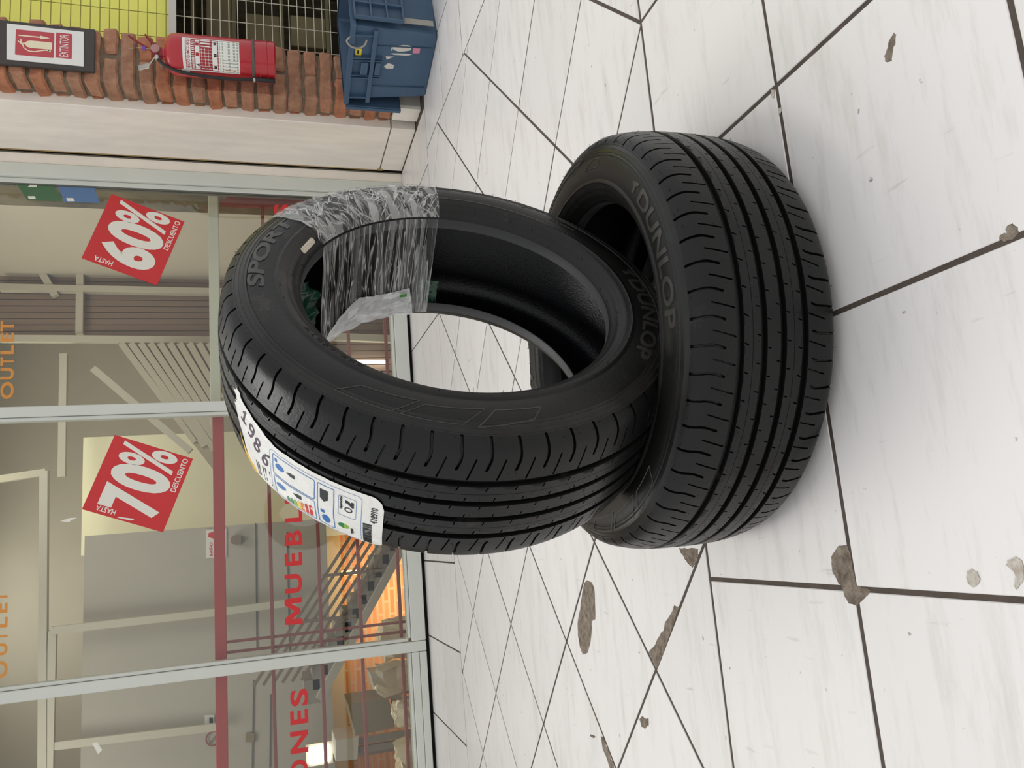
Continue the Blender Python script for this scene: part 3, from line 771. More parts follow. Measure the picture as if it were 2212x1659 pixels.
liner_me = rev_mesh('inner_liner', LINER+[(-w, r) for w, r in LINER[:-1][::-1]], M['liner'], 60)
SA = np.array(SIDE[::-1])
def side_w(r): return float(np.interp(r, SA[:, 1], SA[:, 0]))
def side_map(th0, rm, sgn=-1):
    "flat (x along, y outwards) on the front sidewall; text advances clockwise"
    return lambda x, y, h: tire_pt(th0+sgn*x/rm, side_w(rm+y)+h, rm+y)
def side_text(name, body, deg, span, r0, r1, m, bold, h1=0.0009, shear=0):
    rm = (r0+r1)/2; half = math.radians(span)*rm/2
    v, f, asp = text_geo(body, bold, shear)
    v2 = [(-half+a*2*half, r0-rm+b*(r1-r0)) for a, b in v]
    v2, f = refine2d(v2, f, 0.005)
    mb = relief_mb(MB(), v2, f, side_map(math.radians(deg), rm), -0.0004, h1)
    me = mb.mesh(name); me.materials.append(m); return me
brand_me = side_text('raised_lettering', 'DUNLOP', 251, 43, 0.2545, 0.2765, M['letter_rubber'], 0.022)
sport_me = side_text('raised_lettering', 'SPORT', 74.5, 40, 0.2575, 0.2785, M['letter_rubber'], 0.03, shear=0.15)
small_me = side_text('moulded_text', '225/45R17', 128, 24, 0.2310, 0.2370, M['black'], 0.0, 0.0003)
# raised outline panels and vent hairs
deco_mes = []
def sshape(deg, rm, poly):
    v2, f = refine2d(poly, [tuple(range(len(poly)))], 0.005)
    me = relief_mb(MB(), v2, f, side_map(math.radians(deg), rm), -0.0004, 0.0009).mesh('raised_logo'); me.materials.append(M['letter_rubber']); return me
logo_me = sshape(276.5, 0.2655, [(-0.010, 0.004), (0.002, 0.009), (0.010, 0.008), (0.003, 0.002), (0.004, -0.006), (-0.004, -0.009), (-0.002, 0.0)])
def sline(pts, h=0.0006, hw=0.0007):
    P3 = []
    for (d0, r0), (d1, r1) in zip(pts[:-1], pts[1:]):
        for i in range(5):
            t = i/4; P3.append((d0+(d1-d0)*t, r0+(r1-r0)*t))
    me = MB().tube([tire_pt(math.radians(d), side_w(r)+0.0002, r) for d, r in P3], hw, 5).mesh('raised_outline'); me.materials.append(M['letter_rubber']); deco_mes.append(me)
for base in (0.0, 16.0):
    sline([(144+base, .2665), (139+base, .2855), (153+base, .2855), (158.5+base, .2625), (144+base, .2665)])
for base in (0,):
    sline([(172.5, .2875), (177, .2640), (189, .264), (186, .2790), (172.5, .2875)])
sline([(327, .2687), (319.5, .2847), (331, .293)]); sline([(305.3, .2746), (305.5, .2617), (315.5, .2607), (309.8, .2755), (305.3, .2746)])
sline([(20, .268), (24, .284), (38, .284), (34, .268), (20, .268)])
hair = MB(); rnd = random.Random(3)
def spike(p, d, l, r=0.00035):
    p = Vector(p); d = Vector(d).normalized(); a = d.orthogonal().normalized(); b = d.cross(a)
    bend = Vector((rnd.uniform(-1, 1), rnd.uniform(-1, 1), rnd.uniform(-1, 1)))*l*0.35
    q = p+d*l*0.6+bend*0.4; e = p+d*l+bend
    hair.tube([p-d*0.0006, q, e], [r, r*0.8, r*0.4], 4)
for k in range(NP):
    for w, lo, hi in ((0.0999, .002, .005), (0.0965, .002, .0045), (-0.0999, .002, .004), (0.0605, .001, .0025), (0.0365, .001, .002), (0.0215, .001, .002), (-0.0062, .001, .002), (-0.034, .001, .002), (-0.062, .001, .003)):
        if rnd.random() < 0.25: continue
        w2, r, nw, nr = surf(lw(w)); th = (k+rnd.random())*PITCH/RT
        spike(tire_pt(th, w2, r), Vector(tire_pt(th, w2+nw, r+nr))-Vector(tire_pt(th, w2, r)), rnd.uniform(lo, hi))
for k in range(40):
    th = 2*math.pi*(k+rnd.random()*0.5)/40; r = rnd.choice((0.2142, 0.2222, 0.2385)); spike(tire_pt(th, side_w(r), r), tire_pt(th, 0.5, 0.15), rnd.uniform(0.003, 0.007))
hair_me = hair.mesh('vent_hairs'); hair_me.materials.append(M['rubber'])

def make_tire(c, X, Y, Z, label):
    t = empty('tire'); t.matrix_world = Matrix(((X.x, Y.x, Z.x, c[0]), (X.y, Y.y, Z.y, c[1]), (X.z, Y.z, Z.z, c[2]), (0, 0, 0, 1)))
    tag(t, label, 'tire', 'pair of new tires')
    for n, me in [('tread', tread_me), ('shoulder_band', band_me), ('shoulder_band', band2_me), ('sidewall', side_me), ('sidewall', side2_me), ('bead', bead_me), ('bead', bead2_me), ('inner_liner', liner_me),
                  ('raised_lettering', brand_me), ('raised_lettering', sport_me), ('moulded_text', small_me), ('raised_logo', logo_me), ('vent_hairs', hair_me)]+[('raised_outline', d_) for d_ in deco_mes]:
        o = bpy.data.objects.new(n, me); COL.objects.link(o); o.parent = t
        if n == 'vent_hairs': o['kind'] = 'stuff'
    return t
a30 = math.radians(30)
tire_low = make_tire((0.2712, 1.0787, 0.1118), Vector((math.cos(a30), math.sin(a30), 0)), Vector((-math.sin(a30), math.cos(a30), 0)), Vector((0, 0, 1)),
                     'black tire lying flat on the tiles with the other tire standing in it')
tire_up = make_tire((0.2703, 1.0777, 0.4339), Vector((0.78462515, 0.61997047, 0)), Vector((0, 0, 1)), Vector((0.61997047, -0.78462515, 0)),
                    'black tire standing upright in the other tire, with paper label and film')

# ---- paper label stuck on the upper tire's tread:  x = arc length (towards the floor side), y = across the tread
def lab_map(x, y, h):
    w = y; l = lw(max(-0.101, min(0.101, w))); ww, r, nw, nr = surf(l)
    wr = 0.0006*noise.noise(Vector((x*60, y*60, 1.7)))+0.0004*noise.noise(Vector((x*170, y*170, 4.7)))
    lift = 0.0018+wr+h
    if w < -0.0961: lift += 0
    th = math.radians(113)+x/RT
    return tire_pt(th, ww+nw*lift, r+nr*lift)
LL = 0.236
def lab_edge(x):
    t = x/LL
    top = 0.034-0.030*min(1, t/0.36) if t < 0.36 else 0.004-0.003*(t-0.36)
    bot = 0.000-0.030*(t/0.06) if t < 0.06 else (-0.030-0.056*min(1, (t-0.06)/0.08) if t < 0.14 else -0.086-0.010*min(1, (t-0.14)/0.5))
    if t < 0.06: top = 0.034+0.010*(0.06-t)/0.06*0.2
    if t > 0.92:
        k = (t-0.92)/0.08; c = math.sqrt(max(0, 1-k*k)); mid = (top+bot)/2
        top = mid+(top-mid)*(0.62+0.38*c); bot = mid+(bot-mid)*(0.80+0.20*c)
    return bot, top
lab = MB()
def lab_fn(u, v):
    x = u*LL; b, t = lab_edge(x)
    x2 = x+0.005*noise.noise(Vector((v*7, 3, u*3)))*(1-u)**4*3
    return lab_map(x2, b+(t-b)*v, 0)
lab.grid(lab_fn, 70, 36)
label = lab.build('paper_label', M['paper'], tire_up, smooth=80); label['label'] = 'crinkled white paper label with handwritten number'
def lprism(name, polys, m, h=0.00035):
    for P in polys: MB().prism(P, lab_map, 0.0001, h).build(name, m, label)
def lline(name, polys, t, m, h=0.0004):
    for P in polys:
        mb = MB(); Q = []
        for i in range(len(P)):
            a, b = P[i], P[(i+1) % len(P)]; k = max(1, int(math.hypot(b[0]-a[0], b[1]-a[1])/0.008))
            Q += [(a[0]+(b[0]-a[0])*j/k, a[1]+(b[1]-a[1])*j/k) for j in range(k)]
        outline(mb, Q, t, lab_map, 0, h).build(name, m, label)
d2x = lambda deg: math.radians(deg-113)*RT
# handwriting: strokes of "1986"
hand = MB()
def pen(pts, cx, cy, sx, sy, tilt=0.0):
    P = [(cx+(a*math.cos(tilt)-b*math.sin(tilt))*sx, cy+(a*math.sin(tilt)+b*math.cos(tilt))*sy) for a, b in pts]
    poly = stroke(P, 0.0018, 2); n = len(poly)
    # quads along the stroke
    k = len(P); vs = [lab_map(x, y, 0.0004) for x, y in poly]
    Lf = list(range(k)); Rt = list(range(k+2, 2*k+2))[::-1]
    hand.add(vs, [(Lf[i], Lf[i+1], Rt[i+1], Rt[i]) for i in range(k-1)]+[(k-1, k, k+1, k+2), (2*k+1, 2*k+2, 2*k+3, 0)])
arc = lambda cx, cy, rx, ry, a0, a1, n=12: [(cx+rx*math.cos(math.radians(a0+(a1-a0)*i/n)), cy+ry*math.sin(math.radians(a0+(a1-a0)*i/n))) for i in range(n+1)]
pen([(-0.35, 0.35), (-0.1, 0.6), (0, 0.9), (0, 0), (0, -0.9)], d2x(117.2), 0.006, 0.0105, 0.0115, -0.35); pen([(-0.5, -0.9), (0, -0.95), (0.5, -0.9)], d2x(117.2), 0.006, 0.0105, 0.0115, -0.35)
pen(arc(0, 0.45, 0.42, 0.45, 20, 380)+[(0.40, 0.0), (0.30, -0.5), (0.0, -0.95), (-0.4, -0.85)], d2x(119.9), -0.006, 0.0110, 0.0120, -0.3)
pen(arc(0, 0.48, 0.36, 0.42, -90, 270)+arc(0, -0.5, 0.46, 0.48, 90, -270), d2x(122.2), -0.0185, 0.0110, 0.0122, -0.3)
pen([(0.45, 0.95), (0.0, 0.7), (-0.38, 0.1)]+arc(0, -0.4, 0.42, 0.48, 150, 510), d2x(125.0), -0.0310, 0.0110, 0.0125, -0.3)
hand.build('handwritten_number', M['ink_purple'], label)
# printed matter
lline('print_frame', [rrect(d2x(127.5), d2x(139.6), -0.0440, -0.0085, 0.004), rrect(d2x(127.5), d2x(139.6), -0.0850, -0.0455, 0.004), rrect(d2x(140.2), d2x(144.4), -0.0850, -0.0090, 0.002)], 0.0010, M['ink_blue'])
lline('print_frame', [rrect(d2x(145.4), d2x(149.6), -0.0480, -0.0130, 0.003), rrect(d2x(126.6), d2x(150.8), -0.0905, -0.0040, 0.006)], 0.0005, M['ink_blue'])
lprism('print_icon', [ell(d2x(129.8), -0.0255, 0.0075, 0.0050), ell(d2x(129.6), -0.0610, 0.0085, 0.0042), ell(d2x(142.2), -0.0715, 0.0060, 0.0085), rrect(d2x(128.2), d2x(129.0), -0.0200, -0.0145, 0.0005), rrect(d2x(141.0), d2x(142.0), -0.0600, -0.0540, 0.0005)], M['ink_blue'])
lprism('print_icon', [[(d2x(131.8), -0.0250), (d2x(133.0), -0.0220), (d2x(134.2), -0.0220), (d2x(134.2), -0.0280), (d2x(133.0), -0.0280)],
                      [(d2x(133.4), -0.0560), (d2x(134.6), -0.0530), (d2x(135.8), -0.0530), (d2x(135.8), -0.0595), (d2x(134.6), -0.0595)],
                      [(d2x(140.9), -0.0170), (d2x(142.9), -0.0170), (d2x(142.9), -0.0330), (d2x(141.9), -0.0380), (d2x(140.9), -0.0330)]], M['ink_black'])
bars = [('ink_green', 131.0, 0.010), ('ink_green', 132.1, 0.012), ('ink_lime', 133.2, 0.014), ('ink_yellow', 134.3, 0.016), ('ink_orange', 135.4, 0.018), ('ink_red', 136.6, 0.020), ('ink_red', 137.8, 0.022)]
for mn, dg_, ln in bars:
    x = d2x(dg_); lprism('print_bar', [[(x, -0.0815), (x+0.0048, -0.0815), (x+0.0048, -0.0815+ln-0.003), (x+0.0024, -0.0815+ln), (x, -0.0815+ln-0.003)]], M[mn])
put_text('print_text', 'Separación', (d2x(145.7), d2x(146.5), -0.0370, -0.0150), lambda x, y, h: lab_map(x, y, h), M['ink_black'], label, 0.02, 0.0002, 0.0005, rot=90)
lprism('print_icon', [[(d2x(147.0), -0.0235), (d2x(147.5), -0.0235), (d2x(148.6), -0.0285), (d2x(149.0), -0.0285), (d2x(149.0), -0.0190), (d2x(148.4), -0.0190), (d2x(148.3), -0.0215), (d2x(147.6), -0.0190), (d2x(147.0), -0.0190)]], M['ink_black'])
lline('print_icon', [ell(d2x(147.8), -0.0345, 0.0052, 0.0046, 16)], 0.0016, M['ink_black'])
lprism('print_icon', [[(x, y) for x, y in ell(d2x(146.6), -0.0700, 0.0072, 0.0055) if True]], M['ink_lime'], 0.0003)
lprism('print_icon', [[(x, y) for x, y in arc(d2x(146.6), -0.0700, 0.0072, 0.0055, 90, 270, 12)]], M['ink_green'], 0.0005)
put_text('print_text', 'cnpat', (d2x(148.2), d2x(149.2), -0.0810, -0.0690), lab_map, M['ink_black'], label, 0.01, 0.0002, 0.0005, rot=90)
put_text('print_text', '418910', (d2x(152.8), d2x(154.3), -0.0440, -0.0160), lab_map, M['ink_black'], label, 0.01, 0.0002, 0.0005, rot=90)
bc = MB(); y = -0.0900; rb = random.Random(5)
while y < -0.0480:
    wd = rb.choice((0.0005, 0.0008, 0.0012)); bc.prism([(d2x(151.2), y), (d2x(153.2), y), (d2x(153.2), y+wd), (d2x(151.2), y+wd)], lab_map, 0.0001, 0.0004); y += wd+rb.choice((0.0006, 0.0009))
bc.build('barcode', M['ink_black'], label)['kind'] = 'stuff'
lprism('yellow_edge', [[(d2x(114.0), -0.0300), (d2x(116.4), -0.0540), (d2x(120.0), -0.0858), (d2x(117.6), -0.0862), (d2x(115.4), -0.0640)]], M['label_yellow'])
fp = MB()
for i in range(7): fp.prism([(d2x(121.0+i*0.8), -0.050), (d2x(121.3+i*0.8), -0.050), (d2x(121.3+i*0.8), -0.050-0.028+0.003*(i % 3)), (d2x(121.0+i*0.8), -0.050-0.028+0.003*(i % 3))], lab_map, 0.0001, 0.0004) if i % 3 != 2 else None
fp.build('fine_print', M['ink_black'], label)['kind'] = 'stuff'
# small bar-code tag vulcanised on the sidewall
tagm = side_map(math.radians(63.5), 0.2225)
MB().prism(rrect(-0.019, 0.019, -0.0033, 0.0033, 0.003), tagm, 0.0002, 0.0009).build('barcode_tag', M['white_tag'], tire_up)
tb = MB(); x = -0.015
while x < 0.015: tb.prism([(x, -0.0021), (x+0.0009, -0.0021), (x+0.0009, 0.0021), (x, 0.0021)], tagm, 0.0009, 0.0011); x += rb.choice((0.0011, 0.0015))
tb.build('tag_print', M['ink_black'], tire_up)['kind'] = 'stuff'

# ---- clear film wound round the upper tire's section
def uv_grid(mb_fn, nu, nv, name, m, parent):
    mb = MB().grid(mb_fn, nu, nv); me = mb.mesh(name); uvl = me.uv_layers.new(name='UVMap')
    for pg in me.polygons:
        for li in pg.loop_indices:
            vi = me.loops[li].vertex_index; uvl.data[li].uv = (vi//(nv+1)/nu, vi % (nv+1)/nv)
    return link(name, me, m, parent, smooth=180)
OUT = [(0.040, surf(lw(0.040))[1]), (0.066, .3139), (.0817, .3106), (.0930, .3066), (.1016, .2985), (.1062, .2850), (.1100, .2700), (.1106, .2560), (.1104, .2420), (.1070, .2320), (.1000, .2220), (.0900, .2138)]
OUTA = np.array(OUT); OL = np.r_[0, np.cumsum(np.hypot(*np.diff(OUTA, axis=0).T))]
def film_out(u, v):
    a = math.radians(-2.4+(55.6+3.0*v)*u+1.2*noise.noise(Vector((v*9, 0, u*2)))*(1 if u > .98 else 0)); d = v*OL[-1]
    w = float(np.interp(d, OL, OUTA[:, 0])); r = float(np.interp(d, OL, OUTA[:, 1]))
    k = noise.noise(Vector((u*34, v*3.2, 0.3)))*0.0016+abs(noise.noise(Vector((u*70, v*5+u*6, 5.1))))*0.0016
    lift = 0.0016+max(-0.0006, k)
    c = math.cos(0.6); ww = w+lift*(0.9 if d > 0.05 else 0.3); rr = r+lift*(0.25 if d > 0.08 else 0.9)
    if d > OL[-1]*0.86: rr = r-lift*0.5; ww = w+lift*0.5
    return tire_pt(a, ww, rr)
uv_grid(film_out, 150, 60, 'clear_film', M['film'], tire_up)['label'] = 'clear crinkled plastic film wound over sidewall'
def film_in(u, v):
    a = math.radians(-2.0+(59.5-8*max(0, v-0.5)*0.2)*u)
    w = 0.0890-(0.0890+0.0890)*v
    pull = 0.004*math.sin(math.pi*v)
    k = noise.noise(Vector((u*30, v*2.0, 2.3)))*0.0026+noise.noise(Vector((u*62+v*4, v*2.5, 7.3)))*0.0014
    return tire_pt(a, w, 0.2100+pull*0.0+k*min(1, 4*v)*min(1, 6*(1-v)+0.3))
uv_grid(film_in, 150, 60, 'clear_film', M['film_in'], tire_up)['label'] = 'clear film stretched across the tire opening'
def bag_fn(u, v):
    a0 = 5.0+2.5*(1-v); a1 = 57.5-24*(1-v)**1.4; a = math.radians(a0+(a1-a0)*u)
    w = -0.038-0.051*v-0.006*math.sin(u*3.2)*(1-v)
    k = noise.noise(Vector((u*9, v*5, 1.1)))*0.003+noise.noise(Vector((u*25, v*12, 3.1)))*0.0012
    return tire_pt(a, w, 0.2078+k-0.004*v)
uv_grid(bag_fn, 60, 40, 'plastic_bag', M['bag'], tire_up)['label'] = 'milky white plastic bag taped inside the tire'
def green_fn(u, v):
    a = math.radians(54+30*u+6*noise.noise(Vector((v*4, u*2, 0)))); w = 0.028-0.098*v-0.03*u
    k = noise.noise(Vector((u*5, v*6, 9.1)))*0.010+noise.noise(Vector((u*14, v*14, 3.1)))*0.004
    return tire_pt(a, w, 0.236+k-0.018*v+0.03*u)
uv_grid(green_fn, 30, 30, 'green_film', M['green_film'], tire_up)['label'] = 'dark green crumpled film inside the tire'
def green2(u, v):
    a = math.radians(-6+9*u); w = -0.030-0.05*v; k = noise.noise(Vector((u*8, v*8, 2.1)))*0.006
    return tire_pt(a, w, 0.217+k+0.004*math.sin(v*3))
uv_grid(green2, 12, 12, 'green_film', M['green_film'], tire_up)
MB().prism([(0, 0), (0.013, 0.001), (0.0125, 0.006), (0.0, 0.0055)], lambda x, y, h: tire_pt(math.radians(9.0)+x/0.2055, -0.046-y, 0.2030-h), 0, 0.0006).build('green_slip', M['green_paper'], tire_up)

# ================================================================== THINGS OUTSIDE
# black plastic parcel on the floor behind the tires
par = tag(empty('wrapped_parcel', (0.40, 1.545, 0)), 'low parcel wrapped in shiny black plastic on the floor behind the tires', 'parcel')
def parcel_fn(u, v):
    a = 2*math.pi*u; ca, sa = math.cos(a), math.sin(a)
    k = 1/max(abs(ca), abs(sa)); k = min(k, 1.30)
    if v < 0.5: h = 0.126*min(1, v/0.42); q = 1.0-0.03*v
    else: h = 0.126+0.006*(v-0.5); q = max(0.0, 1-(v-0.45)/0.55)
    p = Vector((0.215*ca*k*q, 0.078*sa*k*q, h))
    n = noise.noise_vector(p*34)*0.009+noise.noise_vector(p*90)*0.005
    p += n
    return Vector((p.x, p.y, max(0.001, p.z)))
MB().grid(parcel_fn, 120, 40).build('plastic_wrapping', M['black_bag'], par, smooth=180)
box('tape_strip', M['rubber_hose'], par, -0.2, 0.2, -0.012, 0.012, 0.127, 0.1345)

# sign on the pier
YS = 3.176
sg = tag(empty('extinguisher_sign', (1.945, YS, 1.332)), 'extinguisher sign on dark board screwed to the brick pier', 'sign')
gx = lambda X: X-1.945
gz = lambda Z: Z-1.332
box('board', M['sign_board'], sg, 0, 0.190, 0.0, 0.016, 0, 0.56, 0.002)
smap = lambda x, y, h: (gx(x), -h, gz(y))
def sp(name, polys, m, h0, h1):
    for P in polys: MB().prism(P, smap, h0, h1).build(name, m, sg)
sp('paper', [[(1.962, 1.370), (2.116, 1.372), (2.120, 1.645), (1.963, 1.640)]], M['sign_paper'], 0.0005, 0.0025)
sp('red_panel', [rrect(1.987, 2.098, 1.477, 1.612, 0.004)], M['sign_red'], 0.0025, 0.0030)
sp('red_panel', [rrect(1.990, 2.101, 1.413, 1.471, 0.004)], M['sign_red'], 0.0025, 0.0030)
put_text('lettering', 'EXTINTOR', (1.997, 2.095, 1.426, 1.457), smap, M['sign_paper'], sg, 0.0, 0.0030, 0.0036)
sp('pictogram', [[(2.024, 1.484), (2.052, 1.484), (2.054, 1.490), (2.054, 1.560), (2.050, 1.572), (2.042, 1.578), (2.041, 1.586), (2.037, 1.586), (2.036, 1.578), (2.026, 1.572), (2.022, 1.560), (2.022, 1.490)],
                 [(2.036, 1.584), (2.044, 1.590), (2.058, 1.592), (2.058, 1.596), (2.042, 1.595), (2.050, 1.602), (2.047, 1.605), (2.034, 1.592)]], M['sign_cream'], 0.0030, 0.0036)
sp('pictogram', [stroke([(2.037, 1.588), (2.020, 1.582), (2.008, 1.566), (2.007, 1.545), (2.013, 1.525), (2.018, 1.505), (2.016, 1.494)], 0.0020), [(2.012, 1.488), (2.019, 1.488), (2.019, 1.498), (2.012, 1.498)]], M['sign_cream'], 0.0030, 0.0035)
sp('pictogram', [[(2.070, 1.602), (2.075, 1.602), (2.075, 1.526), (2.080, 1.526), (2.0725, 1.492), (2.065, 1.526), (2.070, 1.526)]], M['sign_cream'], 0.0030, 0.0036)

# fire extinguisher hung on the pier
EX = (2.008, 3.098, 0.631); ER = 0.083
ext = tag(empty('fire_extinguisher', EX, rot=(0, math.radians(-0.6), 0)), 'red dry powder fire extinguisher hanging on the brick pier', 'fire extinguisher')
MB().lathe([(0.0, 0.085), (ER-0.001, 0.085), (ER, 0.09), (ER, 0.370), (ER*0.985, 0.388), (ER*0.93, 0.404), (ER*0.80, 0.417), (ER*0.55, 0.426), (0.026, 0.430), (0.022, 0.440), (0, 0.440)], 48).build('cylinder', M['ext_red'], ext, smooth=50)
MB().lathe([(0.0, 0.0), (ER*0.96, 0.0), (ER*1.01, 0.006), (ER*1.01, 0.028), (ER*0.995, 0.030), (ER*0.995, 0.033), (ER*1.01, 0.035), (ER*1.01, 0.062), (ER*0.995, 0.064), (ER*1.005, 0.082), (0, 0.082)], 48).build('foot_skirt', M['ext_red'], ext, smooth=30)
MB().lathe([(ER*0.98, 0.083), (ER*1.025, 0.084), (ER*1.025, 0.095), (ER*0.98, 0.096)], 48, close=False).build('rubber_band', M['band_grey'], ext, smooth=30)
PHC = math.radians(-121)
def emap(x, y, h):
    a = PHC+x/ER; return ((ER+h)*math.cos(a), (ER+h)*math.sin(a), y)
def epr(name, polys, m, h0, h1):
    for P in polys:
        mb = MB(); xs = [p[0] for p in P]
        # cut wide shapes in vertical slices so they follow the cylinder
        x0, x1 = min(xs), max(xs); n = max(1, int((x1-x0)/0.012))
        for i in range(n):
            q = clip(clip(P, 0, x0+(x1-x0)*i/n, False), 0, x0+(x1-x0)*(i+1)/n, True)
            if len(q) >= 3: mb.prism(q, emap, h0, h1)
        mb.build(name, m, ext)
sq = lambda x0, x1, y0, y1: [(x0, y0), (x1, y0), (x1, y1), (x0, y1)]
epr('paper_label', [sq(-0.062, 0.075, 0.142, 0.357)], M['sign_paper'], 0.0002, 0.0006)
epr('label_panel', [sq(-0.056, 0.070, 0.222, 0.346)], M['label_red'], 0.0006, 0.0008)
epr('label_strip', [sq(-0.053, 0.067, 0.326, 0.343), sq(-0.053, 0.067, 0.293, 0.310), sq(0.036, 0.067, 0.254, 0.288), sq(-0.053, 0.067, 0.226, 0.246)], M['sign_paper'], 0.0008, 0.0009)
put_text('lettering', 'POLVO QUIMICO SECO', (-0.049, 0.064, 0.329, 0.341), emap, M['label_red'], ext, 0.02, 0.0009, 0.0011)
put_text('lettering', '1', (-0.050, -0.046, 0.277, 0.287), emap, M['sign_paper'], ext, 0.02, 0.0008, 0.0010)
put_text('lettering', '2', (-0.051, -0.045, 0.264, 0.274), emap, M['sign_paper'], ext, 0.02, 0.0008, 0.0010)
put_text('lettering', '3', (-0.051, -0.045, 0.251, 0.261), emap, M['sign_paper'], ext, 0.02, 0.0008, 0.0010)
epr('label_print', [sq(-0.040, 0.030, z, z+0.0015) for z in (0.285, 0.272, 0.259)]+[sq(-0.05+i*0.0078, -0.0465+i*0.0078, 0.3135, 0.3225) for i in range(15)], M['sign_paper'], 0.0008, 0.0010)
epr('label_symbol', [[(-0.040, 0.2955), (-0.028, 0.2955), (-0.034, 0.3080)]], M['ink_black'], 0.0009, 0.0011)
epr('label_symbol', [sq(0.000, 0.012, 0.2955, 0.3080), sq(0.040, 0.052, 0.2955, 0.3080)], M['label_red'], 0.0009, 0.0011)
epr('label_symbol', [sq(-0.045, -0.033, 0.229, 0.240), sq(0.000, 0.012, 0.229, 0.240), sq(0.048, 0.060, 0.229, 0.240)], M['ink_black'], 0.0009, 0.0011)
epr('label_lower', [sq(-0.058, 0.071, 0.147, 0.217)], M['pale_green_ink'], 0.0006, 0.0007)
epr('label_box', [sq(-0.056, -0.012, 0.184, 0.204), sq(-0.056, -0.012, 0.152, 0.178), sq(-0.008, 0.069, 0.152, 0.158), sq(-0.008, 0.069, 0.166, 0.178), sq(-0.008, 0.069, 0.186, 0.204), sq(-0.056, 0.069, 0.208, 0.215)], M['sign_paper'], 0.0007, 0.0009)
epr('label_symbol', [[(-0.052, 0.187), (-0.044, 0.187), (-0.048, 0.200)], [(-0.052, 0.158), (-0.044, 0.158), (-0.048, 0.172)]], M['ink_orange'], 0.0009, 0.0011)
epr('torn_patch', [[(-0.078, 0.372), (-0.066, 0.366), (-0.058, 0.378), (-0.066, 0.400), (-0.076, 0.396)], [(-0.074, 0.352), (-0.060, 0.368), (-0.055, 0.360), (-0.058, 0.338), (-0.070, 0.334)]], M['scrap_white'], 0.0003, 0.0010)
MB().lathe([(0.0, 0.438), (0.024, 0.438), (0.024, 0.448), (0.018, 0.452), (0.018, 0.476), (0.0, 0.476)], 20).build('valve', M['ext_dark_red'], ext, smooth=30)
MB().lathe([(0.0, -0.006), (0.0165, -0.006), (0.0175, 0.0), (0.0165, 0.003), (0.013, 0.0035), (0, 0.0035)], 24, Matrix.Translation((0.004, -0.026, 0.462)) @ Matrix.Rotation(math.radians(90), 4, 'X')).build('pressure_gauge', M['gauge'], ext, smooth=30)
MB().bar((0.000, -0.010, 0.474), (0.040, -0.022, 0.545), 0.016, 0.006).bar((0.040, -0.022, 0.545), (0.052, -0.024, 0.560), 0.014, 0.006).build('lever', M['ext_dark_red'], ext, bevel=0.0015)
MB().bar((0.010, -0.006, 0.458), (0.066, -0.018, 0.500), 0.016, 0.006).build('handle', M['ext_dark_red'], ext, bevel=0.0015)
box('seal', M['purple'], ext, -0.008, 0.007, -0.030, -0.020, 0.497, 0.511, 0.002)
MB().tube([(0.0, -0.022, 0.470), (0.0, -0.026, 0.500), (0.001, -0.026, 0.520), (-0.002, -0.018, 0.560)], 0.0007, 5).build('seal_wire', M['wire'], ext)
MB().bar((-0.020, -0.012, 0.462), (-0.052, 0.010, 0.490), 0.014, 0.004).bar((-0.052, 0.010, 0.490), (-0.036, 0.060, 0.535), 0.020, 0.004).build('wall_bracket', M['steel'], ext, bevel=0.001)
MB().lathe([(0.0, 0), (0.009, 0), (0.009, 0.02), (0, 0.02)], 12, Matrix.Translation((-0.020, -0.012, 0.458)) @ Matrix.Rotation(math.radians(-100), 4, 'Y')).build('hose_fitting', M['steel'], ext)
hp = [(-0.036, -0.014, 0.454), (-0.056, -0.018, 0.437), (-0.076, -0.020, 0.405), (-0.089, -0.020, 0.365), (-0.096, -0.020, 0.31), (-0.100, -0.019, 0.25), (-0.101, -0.018, 0.19), (-0.099, -0.018, 0.13), (-0.096, -0.018, 0.085), (-0.094, -0.018, 0.02)]
def smooth_path(pts, k=5):
    P = [Vector(p) for p in pts]; out = []
    for i in range(len(P)-1):
        a, b, c, d = P[max(i-1, 0)], P[i], P[i+1], P[min(i+2, len(P)-1)]
        for j in range(k):
            t = j/k; out.append(0.5*((2*b)+(c-a)*t+(2*a-5*b+4*c-d)*t*t+(3*b-a-3*c+d)*t**3))
    return out+[P[-1]]
MB().tube(smooth_path(hp), 0.0068, 10).build('hose', M['rubber_hose'], ext, smooth=50)
MB().lathe([(0.008, 0.0), (0.010, 0.002), (0.0105, 0.06), (0.008, 0.075)], 12, Matrix.Translation((-0.0945, -0.018, 0.005))).build('nozzle', M['rubber_hose'], ext, smooth=50)
box('band_clip', M['steel'], ext, -0.105, -0.093, -0.026, -0.016, 0.083, 0.092, 0.001)
box('hook', M['steel'], ext, -0.01, 0.01, 0.020, 0.098, 0.448, 0.456, 0.001)

